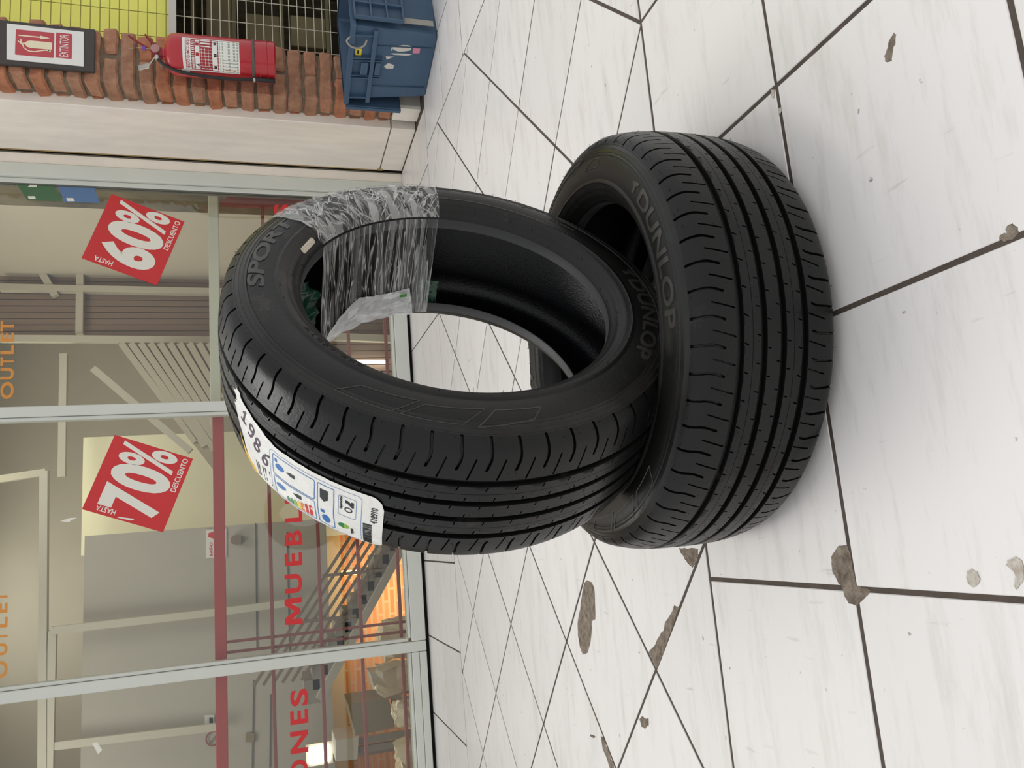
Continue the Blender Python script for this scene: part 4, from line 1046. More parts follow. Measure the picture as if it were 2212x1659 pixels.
# blue tote with hanging lids by the pier
CA = math.radians(15)
tote = tag(empty('plastic_tote', (1.989, 2.773, 0), rot=(0, 0, CA)), 'open blue plastic tote with hanging lids standing by the brick pier', 'tote')
B0 = (0.0, 0.44, 0.0, 0.33, 0.0); B1 = (-0.028, 0.47, -0.028, 0.358, 0.350)
def frus(z, off=0.0):
    t = z/0.350; g = lambda a, b: a+(b-a)*t
    return g(B0[0], B1[0])-off, g(B0[1], B1[1])+off, g(B0[2], B1[2])-off, g(B0[3], B1[3])+off
def ring(z, off):
    x0, x1, y0, y1 = frus(z, off); return [(x, y, z) for x, y in rrect(x0, x1, y0, y1, 0.02, 3)]
def loft(mb, rings, cap0=True, cap1=True):
    n = len(rings[0]); vs = [p for r in rings for p in r]
    fs = [(i*n+j, i*n+(j+1) % n, (i+1)*n+(j+1) % n, (i+1)*n+j) for i in range(len(rings)-1) for j in range(n)]
    if cap0: fs.append(tuple(range(n))[::-1])
    if cap1: fs.append(tuple((len(rings)-1)*n+j for j in range(n)))
    return mb.add(vs, fs)
loft(MB(), [ring(0.0, -0.004), ring(0.006, 0), ring(0.348, 0), ring(0.350, -0.002), ring(0.349, -0.006), ring(0.02, -0.006)], True, True).build('body', M['crate'], tote, smooth=25)
loft(MB(), [ring(0.3330, 0.001), ring(0.3335, 0.016), ring(0.3520, 0.016), ring(0.3525, -0.006)], False, False).build('rim', M['crate'], tote, smooth=25)
# ribs and pull handle on the end wall (local -x side)
def end_box(mb, y0, y1, z0, z1, d):
    for z_a, z_b in ((z0, z1),):
        xa0 = frus(z_a)[0]; xb0 = frus(z_b)[0]
        vs = [(xa0-d, y0, z_a), (xa0-d, y1, z_a), (xa0+0.002, y1, z_a), (xa0+0.002, y0, z_a), (xb0-d, y0, z_b), (xb0-d, y1, z_b), (xb0+0.002, y1, z_b), (xb0+0.002, y0, z_b)]
        mb.add(vs, [(0, 1, 2, 3), (7, 6, 5, 4), (0, 4, 5, 1), (1, 5, 6, 2), (2, 6, 7, 3), (3, 7, 4, 0)])
    return mb
end_box(MB(), -0.02, 0.35, 0.245, 0.262, 0.018).build('rib', M['crate'], tote, bevel=0.0015)
for y in (0.005, 0.115, 0.128, 0.205, 0.218, 0.325): end_box(MB(), y-0.0025, y+0.0025, 0.262, 0.333, 0.016).build('rib', M['crate'], tote)
for y in (0.115, 0.128, 0.205, 0.218): end_box(MB(), y-0.002, y+0.002, 0.215, 0.2445, 0.016).build('rib', M['crate'], tote)
end_box(MB(), 0.136, 0.197, 0.270, 0.298, 0.020).build('handle_grip', M['crate'], tote, bevel=0.002)
end_box(MB(), 0.136, 0.197, 0.218, 0.240, 0.020).build('handle_grip', M['crate'], tote, bevel=0.002)
for y in (0.060, 0.270): end_box(MB(), y-0.002, y+0.002, 0.012, 0.2445, 0.004).build('rib', M['crate_dark'], tote)
# papers on the end wall
def end_patch(name, poly, m, d=0.0012):
    mb = MB(); mb.prism(poly, lambda y, z, h: (frus(z)[0]-h, y, z), 0.0003, d); return mb.build(name, m, tote)
rp = random.Random(11)
def torn(y0, y1, z0, z1, n=14):
    return [(y0+(y1-y0)*(0.5+0.5*math.cos(2*math.pi*i/n)*rp.uniform(0.65, 1.0)), z0+(z1-z0)*(0.5+0.5*math.sin(2*math.pi*i/n)*rp.uniform(0.7, 1.0))) for i in range(n)]
end_patch('yellow_sticker', sq(0.080, 0.112, 0.300, 0.326), M['ink_yellow'], 0.0015)
end_patch('yellow_print', sq(0.088, 0.104, 0.310, 0.318), M['ink_black'], 0.0018)
end_patch('torn_label', torn(0.050, 0.088, 0.085, 0.184), M['scrap_white'])
end_patch('torn_label', sq(0.064, 0.090, 0.063, 0.092), M['pink'])
end_patch('torn_label', sq(0.066, 0.082, 0.176, 0.184), M['cyan'], 0.0016)
end_patch('torn_label', torn(0.093, 0.104, 0.088, 0.185), M['scrap_white'])
end_patch('torn_label', [(0.112, 0.200), (0.112, 0.165), (0.128, 0.195)], M['scrap_white'])
end_patch('torn_label', torn(0.145, 0.180, 0.155, 0.205), M['scrap_white'])
# hanging lids: gridded flaps on both long sides
def lid(name, y, sgn, z0, z1, x0, x1):
    l = box(name, M['crate_dark'], tote, x0, x1, min(y, y+sgn*0.006), max(y, y+sgn*0.006), z0, z1, 0.002)
    mb = MB(); nx, nz = 6, 3
    for i in range(nx+1):
        x = x0+(x1-x0)*i/nx; mb.box(x-0.003, x+0.003, min(y+sgn*0.006, y+sgn*0.020), max(y+sgn*0.006, y+sgn*0.020), z0, z1)
    for j in range(nz+1):
        z = z0+(z1-z0)*j/nz; mb.box(x0, x1, min(y+sgn*0.006, y+sgn*0.020), max(y+sgn*0.006, y+sgn*0.020), z-0.003, z+0.003)
    mb.build('lid_ribs', M['crate'], l)
    return l
lid('lid_flap', -0.048, -1, 0.150, 0.338, -0.015, 0.46)
lid('lid_flap', 0.380, 1, 0.105, 0.338, -0.030, 0.46)
MB().tube(smooth_path([(-0.030, 0.02, 0.345), (-0.046, 0.03, 0.365), (-0.050, 0.05, 0.350), (-0.047, 0.06, 0.320), (-0.046, 0.045, 0.296), (-0.044, 0.02, 0.288)]), 0.004, 6).build('strap', M['strap'], tote, smooth=60)
MB().box(0.02, 0.05, -0.0285, -0.0265, 0.02, 0.145).build('tape_piece', M['strap'], tote)

# wire mesh beside the pier with flat bar, yellow sheet and store room behind
YM = 3.292
mesh_t = tag(empty('wire_mesh', (2.02, YM, 0.1)), 'pale welded wire mesh panel beside the brick pier', 'wire mesh')
vw = MB().tube([(0, 0, 0), (0, 0, 0.95)], 0.0022, 6).mesh('wire'); vw.materials.append(M['wire'])
vw2 = MB().tube([(0, 0, 0.95), (0, 0, 2.6)], 0.0020, 6).mesh('wire'); vw2.materials.append(M['wire_olive'])
hw = MB().tube([(0, 0, 0), (1.35, 0, 0)], 0.0022, 6).mesh('wire'); hw.materials.append(M['wire'])
hw2 = hw.copy(); hw2.materials.clear(); hw2.materials.append(M['wire_olive'])
for k in range(12):
    for me in (vw, vw2): o = bpy.data.objects.new('wire', me); COL.objects.link(o); o.parent = mesh_t; o.location = (0.075+k*0.1135, 0.004, 0)
for k in range(70):
    o = bpy.data.objects.new('wire', hw if 0.02+k*0.0369 < 0.95 else hw2); COL.objects.link(o); o.parent = mesh_t; o.location = (0.0, 0, 0.02+k*0.0369)
box('flat_bar', M['flat_bar'], mesh_t, 0.0, 1.35, -0.010, -0.004, 0.937, 0.968, 0.001)
tag(box('yellow_sheet', M['yellow_panel'], None, 2.05, 3.4, 3.33, 3.345, 1.045, 2.75), 'bright yellow sheet behind the upper wire mesh', 'panel')
st = tag(empty('wall_store', (0, 0, 0)), 'dim store room behind the wire mesh', kind='structure')
box('back', M['store_dark'], st, 2.05, 3.6, 4.75, 4.80, 0.0, 2.7)
box('side', M['store_dark'], st, 2.045, 2.06, 3.36, 4.75, 0.0, 2.7)
box('side', M['store_dark'], st, 3.58, 3.60, 3.36, 4.75, 0.0, 2.7)
box('lid', M['store_dark'], st, 2.05, 3.6, 3.36, 4.75, 2.65, 2.7)
box('base', M['store_dark'], st, 2.05, 3.6, 3.35, 4.75, -0.02, 0.0)
def shelf_unit(x0, y0):
    s = tag(empty('store_shelf', (x0, y0, 0)), 'dark shelf with stacked goods behind the wire mesh', 'shelf')
    for z in (0.30, 0.56, 0.82, 1.04): box('board', M['store_box'], s, 0, 1.1, 0, 0.35, z, z+0.02)
    for x in (0.0, 1.08): box('post', M['store_box'], s, x, x+0.03, 0, 0.03, 0, 1.4)
    return s
shelf_unit(2.25, 4.2)
sr = random.Random(2)
for i, (x, z, w, h) in enumerate(((2.30, 0.32, 0.20, 0.18), (2.55, 0.32, 0.26, 0.15), (2.86, 0.32, 0.2, 0.2), (2.32, 0.58, 0.16, 0.2), (2.52, 0.58, 0.22, 0.16), (2.80, 0.58, 0.24, 0.19), (2.30, 0.84, 0.25, 0.15), (2.62, 0.84, 0.18, 0.17), (2.86, 0.84, 0.3, 0.14))):
    b = box('carton', M['store_box'] if i % 3 else M['store_black'], None, x, x+w, 4.22, 4.48, z, z+h, 0.004)
    tag(b, 'dim carton, %s on the %s shelf behind the wire mesh' % (('leftmost', 'middle one', 'rightmost')[i % 3], ('lowest', 'middle', 'upper')[i//3]), 'carton', 'cartons behind the mesh')
tag(MB().tube(smooth_path([(2.36, 3.75, 0), (2.35, 3.72, 0.6), (2.37, 3.70, 1.0), (2.34, 3.72, 1.4)]), 0.03, 8).build('dark_roll', M['store_black'], None, smooth=60), 'dark upright roll behind the wire mesh', 'roll')

# ================================================================== VINYL ON THE GLASS
gmap = lambda x, y, h: (x, YW-0.0004-h, y)
def quad_map(d, a, c):
    "unit square with corners d (top left), a (top right), c (bottom left)"
    d, a, c = Vector(d), Vector(a), Vector(c); ex = (a-d); ey = (d-c)
    return lambda u, v, h: (c.x+ex.x*u+ey.x*v, YW-0.0004-h, c.y+ex.y*u+ey.y*v)
def discount(txt, d, a, c, label):
    t = tag(empty('discount_sticker', (0, 0, 0)), label, 'sticker', 'discount stickers on the glass'); q = quad_map(d, a, c)
    MB().prism([(0, 0), (1, 0), (1, 1), (0, 1)], q, 0.0, 0.0006).build('red_square', M['vinyl_red'], t)
    bx = ((0.115, 0.415), (0.41, 0.72))
    put_text('digit', txt[0], (bx[0][0], bx[0][1], 0.13, 0.86), q, M['vinyl_white'], t, 0.045, 0.0006, 0.0010)
    put_text('digit', '0', (bx[1][0], bx[1][1], 0.13, 0.87), q, M['vinyl_white'], t, 0.045, 0.0006, 0.0010)
    put_text('percent', '%', (0.70, 0.985, 0.17, 0.86), q, M['vinyl_white'], t, 0.022, 0.0006, 0.0010)
    put_text('small_word', 'HASTA', (0.035, 0.105, 0.62, 0.86), q, M['vinyl_white'], t, 0.015, 0.0006, 0.0010, rot=90)
    put_text('small_word', 'DESCUENTO', (0.52, 0.97, 0.045, 0.115), q, M['vinyl_white'], t, 0.015, 0.0006, 0.0010)
    return t, q
discount('60%', (1.375, 1.495), (1.696, 1.374), (1.249, 1.178), 'red discount square on the right pane, beside the torn blue sticker')
t70, q70 = discount('70%', (0.235, 1.473), (0.554, 1.348), (0.111, 1.151), 'red discount square on the middle pane, above the word MUEBLES')
MB().prism([(0.02, 0.58), (0.035, 0.56), (0.06, 0.40), (0.05, 0.38), (0.03, 0.42)], q70, 0.0006, 0.0009).build('worn_mark', M['vinyl_white'], t70)
def X_at(x, y): return at(x, y, YW-0.001)
def word(name, letters, m, label, cat='lettering', bold=0.03):
    t = tag(empty(name, (0, 0, 0)), label, cat)
    for ch, (x0, x1, z0, z1) in letters:
        if ch == 'M':
            MB().prism([(x0+(x1-x0)*a, z0+(z1-z0)*b) for a, b in ((0, 0), (0.2, 0), (0.22, 0.60), (0.43, 0.10), (0.57, 0.10), (0.78, 0.60), (0.8, 0), (1, 0), (0.97, 0.97), (0.93, 1), (0.77, 1), (0.72, 0.96), (0.5, 0.44), (0.28, 0.96), (0.23, 1), (0.07, 1), (0.03, 0.97))], gmap, 0, 0.0008).build('letter', m, t); continue
        put_text('letter', ch, (x0, x1, z0, z1), gmap, m, t, 0.008 if ch == 'M' else bold, 0, 0.0008)
    return t
def letters_px(txt, spans, vt, vb, yref):
    out = []
    for ch, (ya, yb) in zip(txt, spans):
        p = X_at((vt+vb)/2, ya); q = X_at((vt+vb)/2, yb)
        zt = X_at(vt(0.5*(ya+yb)) if callable(vt) else vt, 0.5*(ya+yb)).z; zb = X_at(vb, 0.5*(ya+yb)).z
        out.append((ch, (min(p.x, q.x), max(p.x, q.x), zb, zt)))
    return out
word('vinyl_lettering', letters_px('MUEBLES', ((1350, 1291), (1281, 1240), (1222, 1194), (1178, 1146), (1128, 1100), (1087, 1060), (1046, 1015)), 615, 653, 0), M['letter_red'], 'large red vinyl word MUEBLES low on the middle pane')
word('vinyl_lettering', letters_px('SENO', ((1525, 1489), (1564, 1534), (1627, 1579), (1690, 1641)), 627, 666, 0), M['letter_red'], 'red vinyl letters ONES low on the left pane')
word('vinyl_lettering', letters_px('S', ((470, 441),), 592, 626, 0), M['letter_red'], 'single red vinyl letter on the right pane, half hidden by the tire')
word('vinyl_lettering', letters_px('OUTLET', ((862, 825), (820, 795), (790, 772), (765, 745), (738, 719), (716, 693)), 1, 30, 0), M['vinyl_orange'], 'orange vinyl word OUTLET at the top of the right pane')
word('vinyl_lettering', letters_px('OUTLET', ((1465, 1428), (1416, 1390), (1384, 1366), (1356, 1334), (1325, 1303), (1300, 1279)), -14, 16, 0), M['vinyl_orange'], 'orange vinyl word OUTLET at the top of the middle pane')
def px_poly(P, Y): return [(p.x, p.z) for p in (at(x, y, Y) for x, y in P)]
def glass_sticker(name, P, m, label, cat):
    t = tag(empty(name, (0, 0, 0)), label, cat); poly = px_poly(P, YW)
    if area(poly) < 0: poly = poly[::-1]
    MB().prism(poly, gmap, 0, 0.0006).build('film', m, t); return t
gs = glass_sticker('exit_sticker', [(27.5, 384), (59, 433), (137, 435), (107, 385)], M['st_green'], 'dark green sign sticker at the right edge of the right pane', 'sticker')
MB().prism(px_poly([(46, 388), (48, 392), (66, 399), (60, 404), (80, 404), (78, 389), (74, 396), (58, 388)], YW)[::-1], gmap, 0.0006, 0.0010).build('arrow', M['vinyl_white'], gs)
MB().prism(px_poly([(60, 424), (62, 430), (78, 430), (75, 424)], YW)[::-1], gmap, 0.0006, 0.0010).build('mark', M['vinyl_white'], gs)
bs_ = glass_sticker('notice_sticker', [(118.6, 386), (139, 436.4), (217, 439), (205, 411), (208, 402), (200, 388)], M['st_blue'], 'torn blue sign sticker beside the green sticker on the glass', 'sticker')
MB().prism(px_poly([(122, 387), (126, 395), (145, 402), (160, 398), (172, 402), (190, 396), (192, 388)], YW)[::-1], gmap, 0.0006, 0.0010).build('pictogram', M['vinyl_white'], bs_)
MB().prism(px_poly([(143, 428), (146, 435), (162, 435), (158, 428)], YW)[::-1], gmap, 0.0006, 0.0010).build('mark', M['vinyl_white'], bs_)
glass_sticker('sticker_remnant', [(130, 1126), (150, 1119), (167, 1118), (152, 1125), (150, 1128)], M['vinyl_white'], 'white scrap of torn sticker left of the 70% sticker', 'sticker scrap')
glass_sticker('sticker_remnant', [(199, 1606), (210, 1603), (221, 1620), (212, 1629)], M['vinyl_white'], 'white scrap of sticker on the left pane', 'sticker scrap')

# ================================================================== SHOP INTERIOR
FL = -1.75
def structure(name, m, x0, x1, y0, y1, z0, z1, label): return tag(box(name, m, None, x0, x1, y0, y1, z0, z1), label, kind='structure')
structure('wall_shop_back', M['shop_dim'], -3.6, 2.3, 8.60, 8.70, FL, 3.4, 'dim back wall of the shop')
structure('wall_shop_left', M['shop_dim'], -3.7, -3.6, 3.86, 8.70, FL, 2.9, 'left wall of the shop')
structure('wall_shop_right', M['shop_dim'], 2.20, 2.30, 3.86, 8.70, FL, 2.9, 'right wall of the shop')
structure('ceiling', M['shop_dim'], -3.7, 2.3, 3.86, 6.00, 2.9, 2.96, 'low ceiling strip inside the shop window')
structure('wall_ceiling_step', M['shop_dim'], -3.7, 2.3, 6.0, 6.06, 2.9, 3.5, 'step in the shop ceiling')
structure('ceiling_back', M['shop_dim'], -3.7, 2.3, 6.06, 8.70, 3.4, 3.5, 'ceiling at the back of the shop')
structure('floor_shop', M['shop_floor'], -3.7, 2.3, 3.86, 8.70, FL-0.1, FL, 'floor of the sunken shop')
structure('wall_shop_foot', M['marble_grey'], -3.7, 2.3, 3.845, 3.96, FL, 0.012, 'plinth under the shop window')
structure('wall_shop_pier', M['shop_dim'], 1.885, 2.30, 3.80, 3.90, FL, 2.9, 'inner face of the pier')
structure('wall_shop_end', M['shop_dim'], -3.7, -2.6, 3.79, 3.86, FL, 2.9, 'end of the shop front')
structure('wall_shop_head', M['shop_dim'], -3.7, 2.3, 3.79, 3.86, 2.83, 2.96, 'panel above the shop front')
def slabY(name, m, parent, P, Y, t=0.06):
    "upright slab whose face lies in the plane Y, outline given where the photo shows it"
    poly = px_poly(P, Y)
    if area(poly) < 0: poly = poly[::-1]
    return MB().prism(poly, lambda x, y, h: (x, Y+h, y), t, 0.0).build(name, m, parent)
P62 = lambda x, y: at(x, y, 6.2)
a = P62(183, 1158); b = P62(705, 1158)
part = structure('wall_partition', M['shop_grey'], -3.6, a.x, 6.2, 6.3, b.z, a.z, 'grey painted partition above the stairs')
c0 = at(180, 945, 6.8); c1 = at(180, 1200, 6.8); c2 = at(760, 930, 6.8)
structure('wall_lit', M['shop_cream'], c1.x, c0.x, 6.8, 6.9, c2.z-0.3, c0.z, 'cream wall brightened by an added light')
bz = at(742, 1300, 6.9).z; cz = at(690, 1300, 6.9).z
structure('wall_shop_left_back', M['shop_dim'], -3.7, -3.6, 6.0, 8.70, 2.9, 3.4, 'upper left wall of the shop')
structure('wall_shop_right_back', M['shop_dim'], 2.20, 2.30, 6.0, 8.70, 2.9, 3.4, 'upper right wall of the shop')
structure('wall_brick', M['shop_brick'], -3.6, 2.2, 7.0, 7.1, FL, bz, 'orange brick wall in the sunken shop')
structure('wall_beige', M['shop_beige'], -3.6, 2.2, 6.98, 7.1, bz, cz+0.35, 'beige wall above the orange bricks')
# reflected frames high up, built as solid bars
def pbar(name, m, parent, p, q, Y, w, d=0.05):
    A = at(p[0], p[1], Y); B = at(q[0], q[1], Y)
    return MB().bar(A, B, d, w, up=Vector((0, 1, 0))).build(name, m, parent)
fr = tag(empty('reflected_frame', (0, 6.1, FL)), 'pale reflected frame built as solid bars in front of the grey partition', 'frame')
for p, q, w in (((96, 1018), (92, 1700), 0.045), ((114, 1362), (106, 1700), 0.035), ((112, 1362), (470, 1322), 0.055), ((112, 1612), (470, 1570), 0.025), ((470, 1322), (640, 1300), 0.055)):
    o = pbar('frame_bar', M['shop_white'], None, p, q, 6.1, w*1.2); o.parent = fr; o.matrix_parent_inverse = Matrix.Translation((0, -6.1, -FL))
fr2 = tag(empty('reflected_roof_frame', (0, 6.4, FL)), 'pale reflected roof frame built as solid bars under the corrugated sheet', 'frame')  # bars of a reflection, modelled as solid parts inside
for p, q, w in (((138, 765), (134, 1030), 0.050), ((202, 797), (412, 975), 0.07), ((0, 732), (470, 735), 0.055), ((100, 1020), (0, 1035), 0.05)):
    o = pbar('frame_bar', M['shop_white'], None, p, q, 6.4, w); o.parent = fr2; o.matrix_parent_inverse = Matrix.Translation((0, -6.4, -FL))
cor = tag(empty('reflected_corrugated_sheet', (0, 6.0, FL)), 'beige corrugated roof reflection built as a solid sloping sheet', 'sheet')  # reflected roof, modelled as a solid sheet with ribs
o = slabY('sheet', M['rib_shade'], None, [(255, 740), (480, 740), (480, 1040), (415, 955)], 6.05, 0.02); o.parent = cor; o.matrix_parent_inverse = Matrix.Translation((0, -6.0, -FL))
for k in range(11):
    x0 = 262+k*21; t1 = min(1.0, (478-x0)/160)
    if t1 <= 0.05: continue
    o = pbar('rib', M['corrugated'], None, (x0, 742), (x0+160*t1, 742+(213+k*9)*t1), 6.03, 0.034, 0.045); o.parent = cor; o.matrix_parent_inverse = Matrix.Translation((0, -6.0, -FL))
bp_ = tag(empty('reflected_partition', (0, 6.5, FL)), 'brown reflected panel with grey posts built as boards behind the right pane', 'partition')  # reflected panel and posts, modelled as solid boards
def into(o, t, loc): o.parent = t; o.matrix_parent_inverse = Matrix.Translation((-loc[0], -loc[1], -loc[2])); return o
nb = 14
A0 = at(300, 545, 6.5).x; A1 = at(300, 728, 6.5).x
for k in range(nb):
    xa = A0+(A1-A0)*k/nb; xb = A0+(A1-A0)*(k+1)/nb
    into(box('board', M['shop_brown'], None, min(xa, xb)+0.004, max(xa, xb)-0.004, 6.5+0.004*(k % 2), 6.54, at(850, 640, 6.5).z-0.8, at(35, 640, 6.5).z+0.5), bp_, (0, 6.5, FL))
for p, q, w in (((0, 622), (900, 640), 0.07), ((175, 480), (172, 722), 0.05), ((40, 500), (120, 640), 0.05)):
    into(pbar('post', M['shop_dim'], None, p, q, 6.45, w), bp_, (0, 6.5, FL))
low = tag(empty('brown_cupboard', (0, 5.4, FL)), 'brown boarded cupboard low behind the right pane', 'cupboard')
A0 = at(750, 640, 5.4).x; A1 = at(750, 880, 5.4).x; zb_ = FL; zt_ = at(640, 760, 5.4).z
for k in range(16):
    xa = A0+(A1-A0)*k/16; xb = A0+(A1-A0)*(k+1)/16
    into(box('board', M['shop_brown'], None, min(xa, xb)+0.003, max(xa, xb)-0.003, 5.4+0.003*(k % 2), 5.44, zb_, zt_), low, (0, 5.4, FL))
into(pbar('cream_strip', M['cream_rail'], None, (690, 727), (900, 735), 5.38, 0.05), low, (0, 5.4, FL))
into(pbar('reflection_strip', M['lamp'], None, (757, 782), (838, 782), 5.37, 0.032, 0.02), low, (0, 5.4, FL))  # glowing strip built in for the reflection of a lamp
# cards and fittings on the partition
def card(P, Y, label, txt=None, m='card'):
    t = tag(empty('notice_card', (0, 0, 0)), label, 'notice'); slabY('card', M[m], t, P, Y, 0.006)
    return t
cb = card([(445, 1144), (445, 1206), (489, 1204), (489, 1142)], 6.19, 'pale notice card with red word on the grey partition')
pp = px_poly([(452, 1202), (452, 1172)], 6.19); put_text('word', 'BAÑO', (pp[0][0], pp[1][0], at(459, 1185, 6.19).z, at(452, 1185, 6.19).z), lambda x, y, h: (x, 6.189-h, y), M['vinyl_red'], cb, 0.02)
slabY('symbol', M['vinyl_red'], cb, [(450, 1152), (450, 1160), (462, 1164), (462, 1148)], 6.187, 0.002)
cc = card([(442, 1545), (442, 1568), (463, 1568), (463, 1544)], 6.19, 'small pictogram card on the grey partition'); slabY('symbol', M['ink_black'], cc, [(452, 1550), (452, 1562), (460, 1562), (460, 1550)], 6.187, 0.002)
ns = tag(empty('no_smoking_sign', (0, 0, 0)), 'round prohibition sign on the grey partition', 'sign')
cx_ = at(461, 1595, 6.19); outline(MB(), ell(cx_.x, cx_.z, 0.052, 0.052, 24), 0.010, lambda x, y, h: (x, 6.187, y), 0, 0).build('ring', M['grille_dull'], ns)
MB().bar((cx_.x-0.034, 6.186, cx_.z+0.034), (cx_.x+0.034, 6.186, cx_.z-0.034), 0.004, 0.010, up=Vector((0, 1, 0))).build('slash', M['grille_dull'], ns)
dsp = tag(empty('wall_dispenser', (0, 0, 0)), 'grey wall dispenser beside the notice card', 'dispenser'); slabY('body', M['rail'], dsp, [(498, 1168), (500, 1160), (506, 1156), (521, 1156), (521, 1176), (506, 1176), (500, 1174)], 6.14, 0.055)
sw = tag(empty('wall_plate', (0, 0, 0)), 'square tan plate on the grey partition', 'wall plate'); slabY('plate', M['slab'], sw, [(531, 1584), (530, 1603), (549, 1603), (549, 1583)], 6.18, 0.015)
# panel joints of the partition
for p, q in (((552, 1130), (555, 1400)), ((620, 1150), (626, 1420)), ((548, 1470), (545, 1659)), ((585, 1500), (583, 1659))):
    into(pbar('joint', M['alu_dark'], None, p, q, 6.195, 0.006, 0.008), part, (0, 0, 0))

# staircase going down to the sunken floor
stair = tag(empty('staircase', (0, 5.6, FL)), 'grey steel staircase with sloping rails behind the middle pane', 'staircase')
YS2 = 5.6
S0 = at(728, 1365, YS2); S1 = at(825, 1191, YS2); dv = (S1-S0)
def sbar(name, m, A, B, w, d): return into(MB().bar(A, B, d, w, up=Vector((0, 1, 0))).build(name, m, None), stair, (0, YS2, FL))
A = S0-dv*0.8; B = S1+dv*0.9
sbar('stringer', M['shop_grey'], A+Vector((0, -0.03, -0.13)), B+Vector((0, -0.03, -0.13)), 0.085, 0.05)
sbar('stringer', M['shop_grey'], A+Vector((0, 0.45, -0.13)), B+Vector((0, 0.45, -0.13)), 0.085, 0.05)
nst = 16
for k in range(nst):
    p = A+(B-A)*((k+0.5)/nst)
    into(box('step', M['stair_grey'], None, p.x-0.075, p.x+0.075, YS2, YS2+0.42, p.z-0.11, p.z-0.01), stair, (0, YS2, FL))
R0 = at(630, 1354, YS2); R1 = at(758, 1156, YS2); rv = R1-R0
for k, (off, th) in enumerate(((0.0, 0.024), (0.06, 0.009), (0.12, 0.009), (0.18, 0.009), (0.24, 0.009), (0.30, 0.009))):
    sbar('handrail' if k == 0 else 'rail', M['rail'], R0-rv*0.6+Vector((0, -0.03, -off)), R1+rv*0.95+Vector((0, -0.03, -off)), th, 0.02)
for t in (0.05, 0.55, 1.05, 1.55):
    p = R0+rv*t; sbar('baluster', M['rail'], p+Vector((0, -0.035, 0.02)), p+Vector((0, -0.035, -0.40)), 0.018, 0.02)
wl = tag(empty('glow_strip', (0, 6.95, FL)), 'upright glowing strip for a bright patch on the orange bricks behind the stairs', 'lamp')  # glowing strip added to show a bright patch on the bricks
into(pbar('tube', M['warm_glow'], None, (738, 1238), (808, 1234), 6.95, 0.05, 0.04), wl, (0, 6.95, FL))
# furniture boards and plastic-wrapped goods
def furniture(P, Y, label, m='slab', t=0.35):
    f = tag(empty('furniture_piece', (0, Y, FL)), label, 'furniture')
    poly = px_poly(P, Y)
    if area(poly) < 0: poly = poly[::-1]
    o = MB().prism(poly, lambda x, y, h: (x, Y+h, y), t, 0.0).build('panel', M[m], None); into(o, f, (0, Y, FL))
    x0 = min(p[0] for p in poly); x1 = max(p[0] for p in poly); zl = min(p[1] for p in poly)
    for x in (x0+0.02, x1-0.06): into(box('leg', M['stair_grey'], None, x, x+0.04, Y+0.05, Y+0.09, FL, zl), f, (0, Y, FL))
    return f
furniture([(752, 1521), (838, 1508), (850, 1540), (850, 1572), (768, 1590)], 5.0, 'olive furniture slab standing behind the left pane')
furniture([(725, 1600), (775, 1592), (772, 1640), (725, 1645)], 5.5, 'pale board behind the left pane beside the lamp', 'shop_dim')
furniture([(800, 1455), (850, 1450), (868, 1470), (868, 1510), (815, 1508)], 5.35, 'beige box behind the left pane wrapped in plastic', 'shop_dim', 0.25)
def wrapped(name, px, Y, wd, label, top=None, seed=0):
    c = at(px[0], px[1], Y); t = tag(empty(name, (c.x, Y, FL)), label, 'wrapped goods', 'plastic wrapped goods behind the window'); H = c.z-FL
    def fn(u, v):
        a = 2*math.pi*u; ca, sa = math.cos(a), math.sin(a); k = min(1.25, 1/max(abs(ca), abs(sa)))
        q = 1.0 if v < 0.7 else max(0, 1-((v-0.7)/0.3)**1.6); h = H*min(1, v/0.7)
        p = Vector((wd*ca*k*q, wd*0.8*sa*k*q, h)); n = noise.noise_vector(p*9+Vector((seed, 0, 0)))*0.05+noise.noise_vector(p*28)*0.02
        if h < 0.2: n *= h/0.2
        return p+n
    MB().grid(fn, 48, 44).build('plastic_sheet', M['wrap'], t)
wrapped('wrapped_stack', (826, 1385), 5.00, 0.11, 'tall goods wrapped in clear plastic by the left mullion', seed=1)
wrapped('wrapped_stack', (812, 1466), 4.62, 0.075, 'crumpled plastic wrapped goods low in the left pane', seed=5)
wrapped('wrapped_stack', (850, 1548), 4.25, 0.065, 'small plastic wrapped bundle in front of the olive slab', seed=9)
wrapped('wrapped_stack', (858, 1650), 4.70, 0.10, 'plastic wrapped bundle at the left edge of the picture', seed=13)
# red security grille just inside the glass
YG = YW+0.075
gr = tag(empty('security_grille', (0, YG, 0)), 'red security grille of flat and thin bars inside the shop window', 'grille')
za, zb = at(463, 1300, YG).z, at(488, 1300, YG).z
box('flat_rail', M['grille_red'], gr, -2.55, 0.63, 0.0, 0.03, zb, za, 0.002)
for v in (587, 692, 778, 864):
    z = at(v, 1300, YG).z; box('bar', M['grille_dull'], gr, -2.55, 1.70, 0.002, 0.016, z-0.008, z+0.008, 0.002)
for y, z1 in ((1364, zb), (1386, zb)):
    x = at(700, y, YG).x; box('upright', M['grille_dull'], gr, x-0.006, x+0.006, 0.0165, 0.028, 0.02, z1)
x = at(560, 427, YG).x; box('upright', M['grille_red'], gr, x-0.009, x+0.009, 0.0165, 0.030, 0.02, at(488, 427, YG).z)
box('foot', M['grille_dull'], gr, -2.5, -2.46, 0.0, 0.03, 0.012, zb); box('foot', M['grille_dull'], gr, 1.70, 1.73, 0.0, 0.03, 0.012, zb)
zc = at(463, 650, YG).z
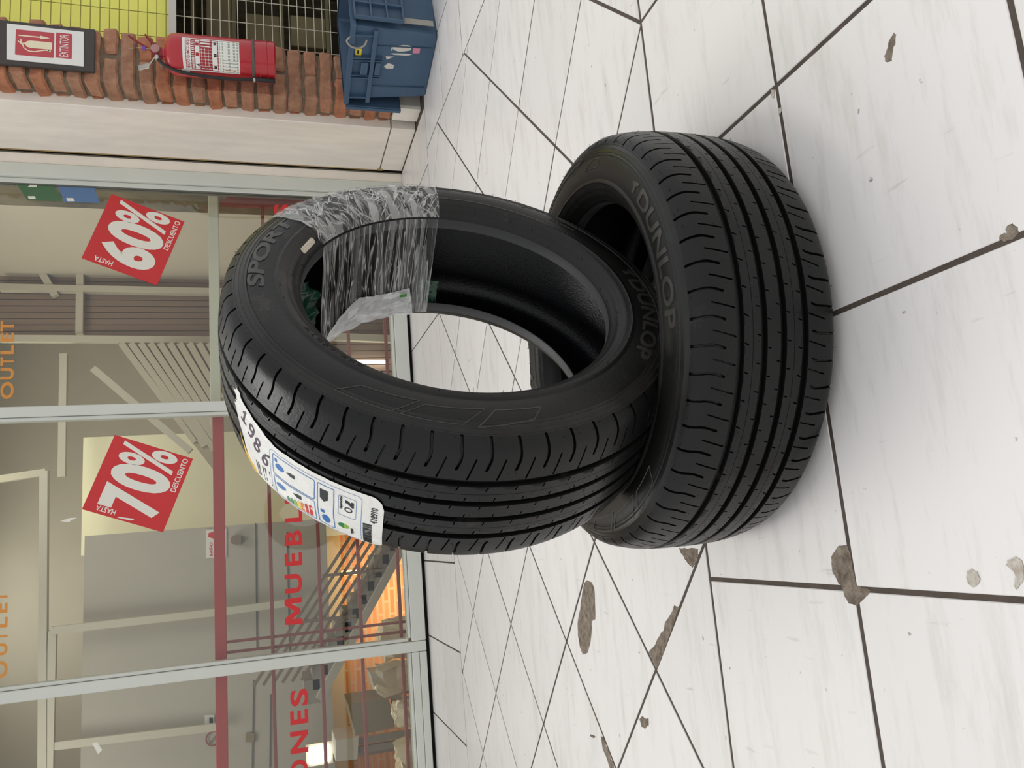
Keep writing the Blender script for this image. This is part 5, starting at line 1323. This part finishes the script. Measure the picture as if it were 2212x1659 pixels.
rl = tag(box('cream_rail', M['cream_rail'], None, 0.60, 1.86, YG+0.035, YG+0.075, zc-0.022, zc+0.026, 0.003), 'cream horizontal rail inside the right pane', 'rail')
# lamp on the left
lp = tag(empty('wall_lamp', (0, 5.9, FL)), 'bright white panel lamp behind the left pane', 'lamp')
P1 = at(668, 1650, 5.9); P2 = at(712, 1608, 5.9)
into(box('diffuser', M['lamp'], None, min(P1.x, P2.x), max(P1.x, P2.x), 5.87, 5.9, min(P1.z, P2.z), max(P1.z, P2.z)), lp, (0, 5.9, FL))
into(box('housing', M['shop_white'], None, min(P1.x, P2.x)-0.02, max(P1.x, P2.x)+0.02, 5.9, 5.95, min(P1.z, P2.z)-0.02, max(P1.z, P2.z)+0.02), lp, (0, 5.9, FL))
into(box('stand', M['rail'], None, P1.x-0.02, P1.x+0.02, 5.95, 5.98, FL, P1.z), lp, (0, 5.9, FL))
def area_light(name, loc, size, energy, col, to):
    l = bpy.data.lights.new(name, 'AREA'); l.size = size; l.energy = energy; l.color = col
    o = bpy.data.objects.new(name, l); COL.objects.link(o); o.location = loc
    o.rotation_euler = (Vector(to)-Vector(loc)).to_track_quat('-Z', 'Y').to_euler()
area_light('shop_fill_light', (-1.4, 5.0, 2.85), 1.2, 32, (1.0, 0.96, 0.88), (-1.2, 5.4, 0))  # unseen fill light added to brighten the interior
area_light('shop_fill_light', (-0.4, 7.7, 3.3), 1.2, 12, (1.0, 0.96, 0.88), (-0.4, 8.0, 0))  # unseen fill added because the back wall gets little light
area_light('shop_fill_light', (1.0, 5.0, 2.85), 1.2, 32, (1.0, 0.96, 0.88), (1.7, 5.8, 0))  # unseen fill added and turned to brighten the right side
area_light('wall_fill_light', (0.45, 6.25, 3.2), 0.6, 22, (1.0, 0.95, 0.74), (0.40, 6.8, 0.6))  # unseen light added to brighten the cream wall
area_light('basement_fill_light', (-0.4, 6.3, -0.35), 0.5, 15, (1.0, 0.80, 0.52), (-0.4, 7.0, -0.6))  # unseen warm light added to brighten the orange bricks
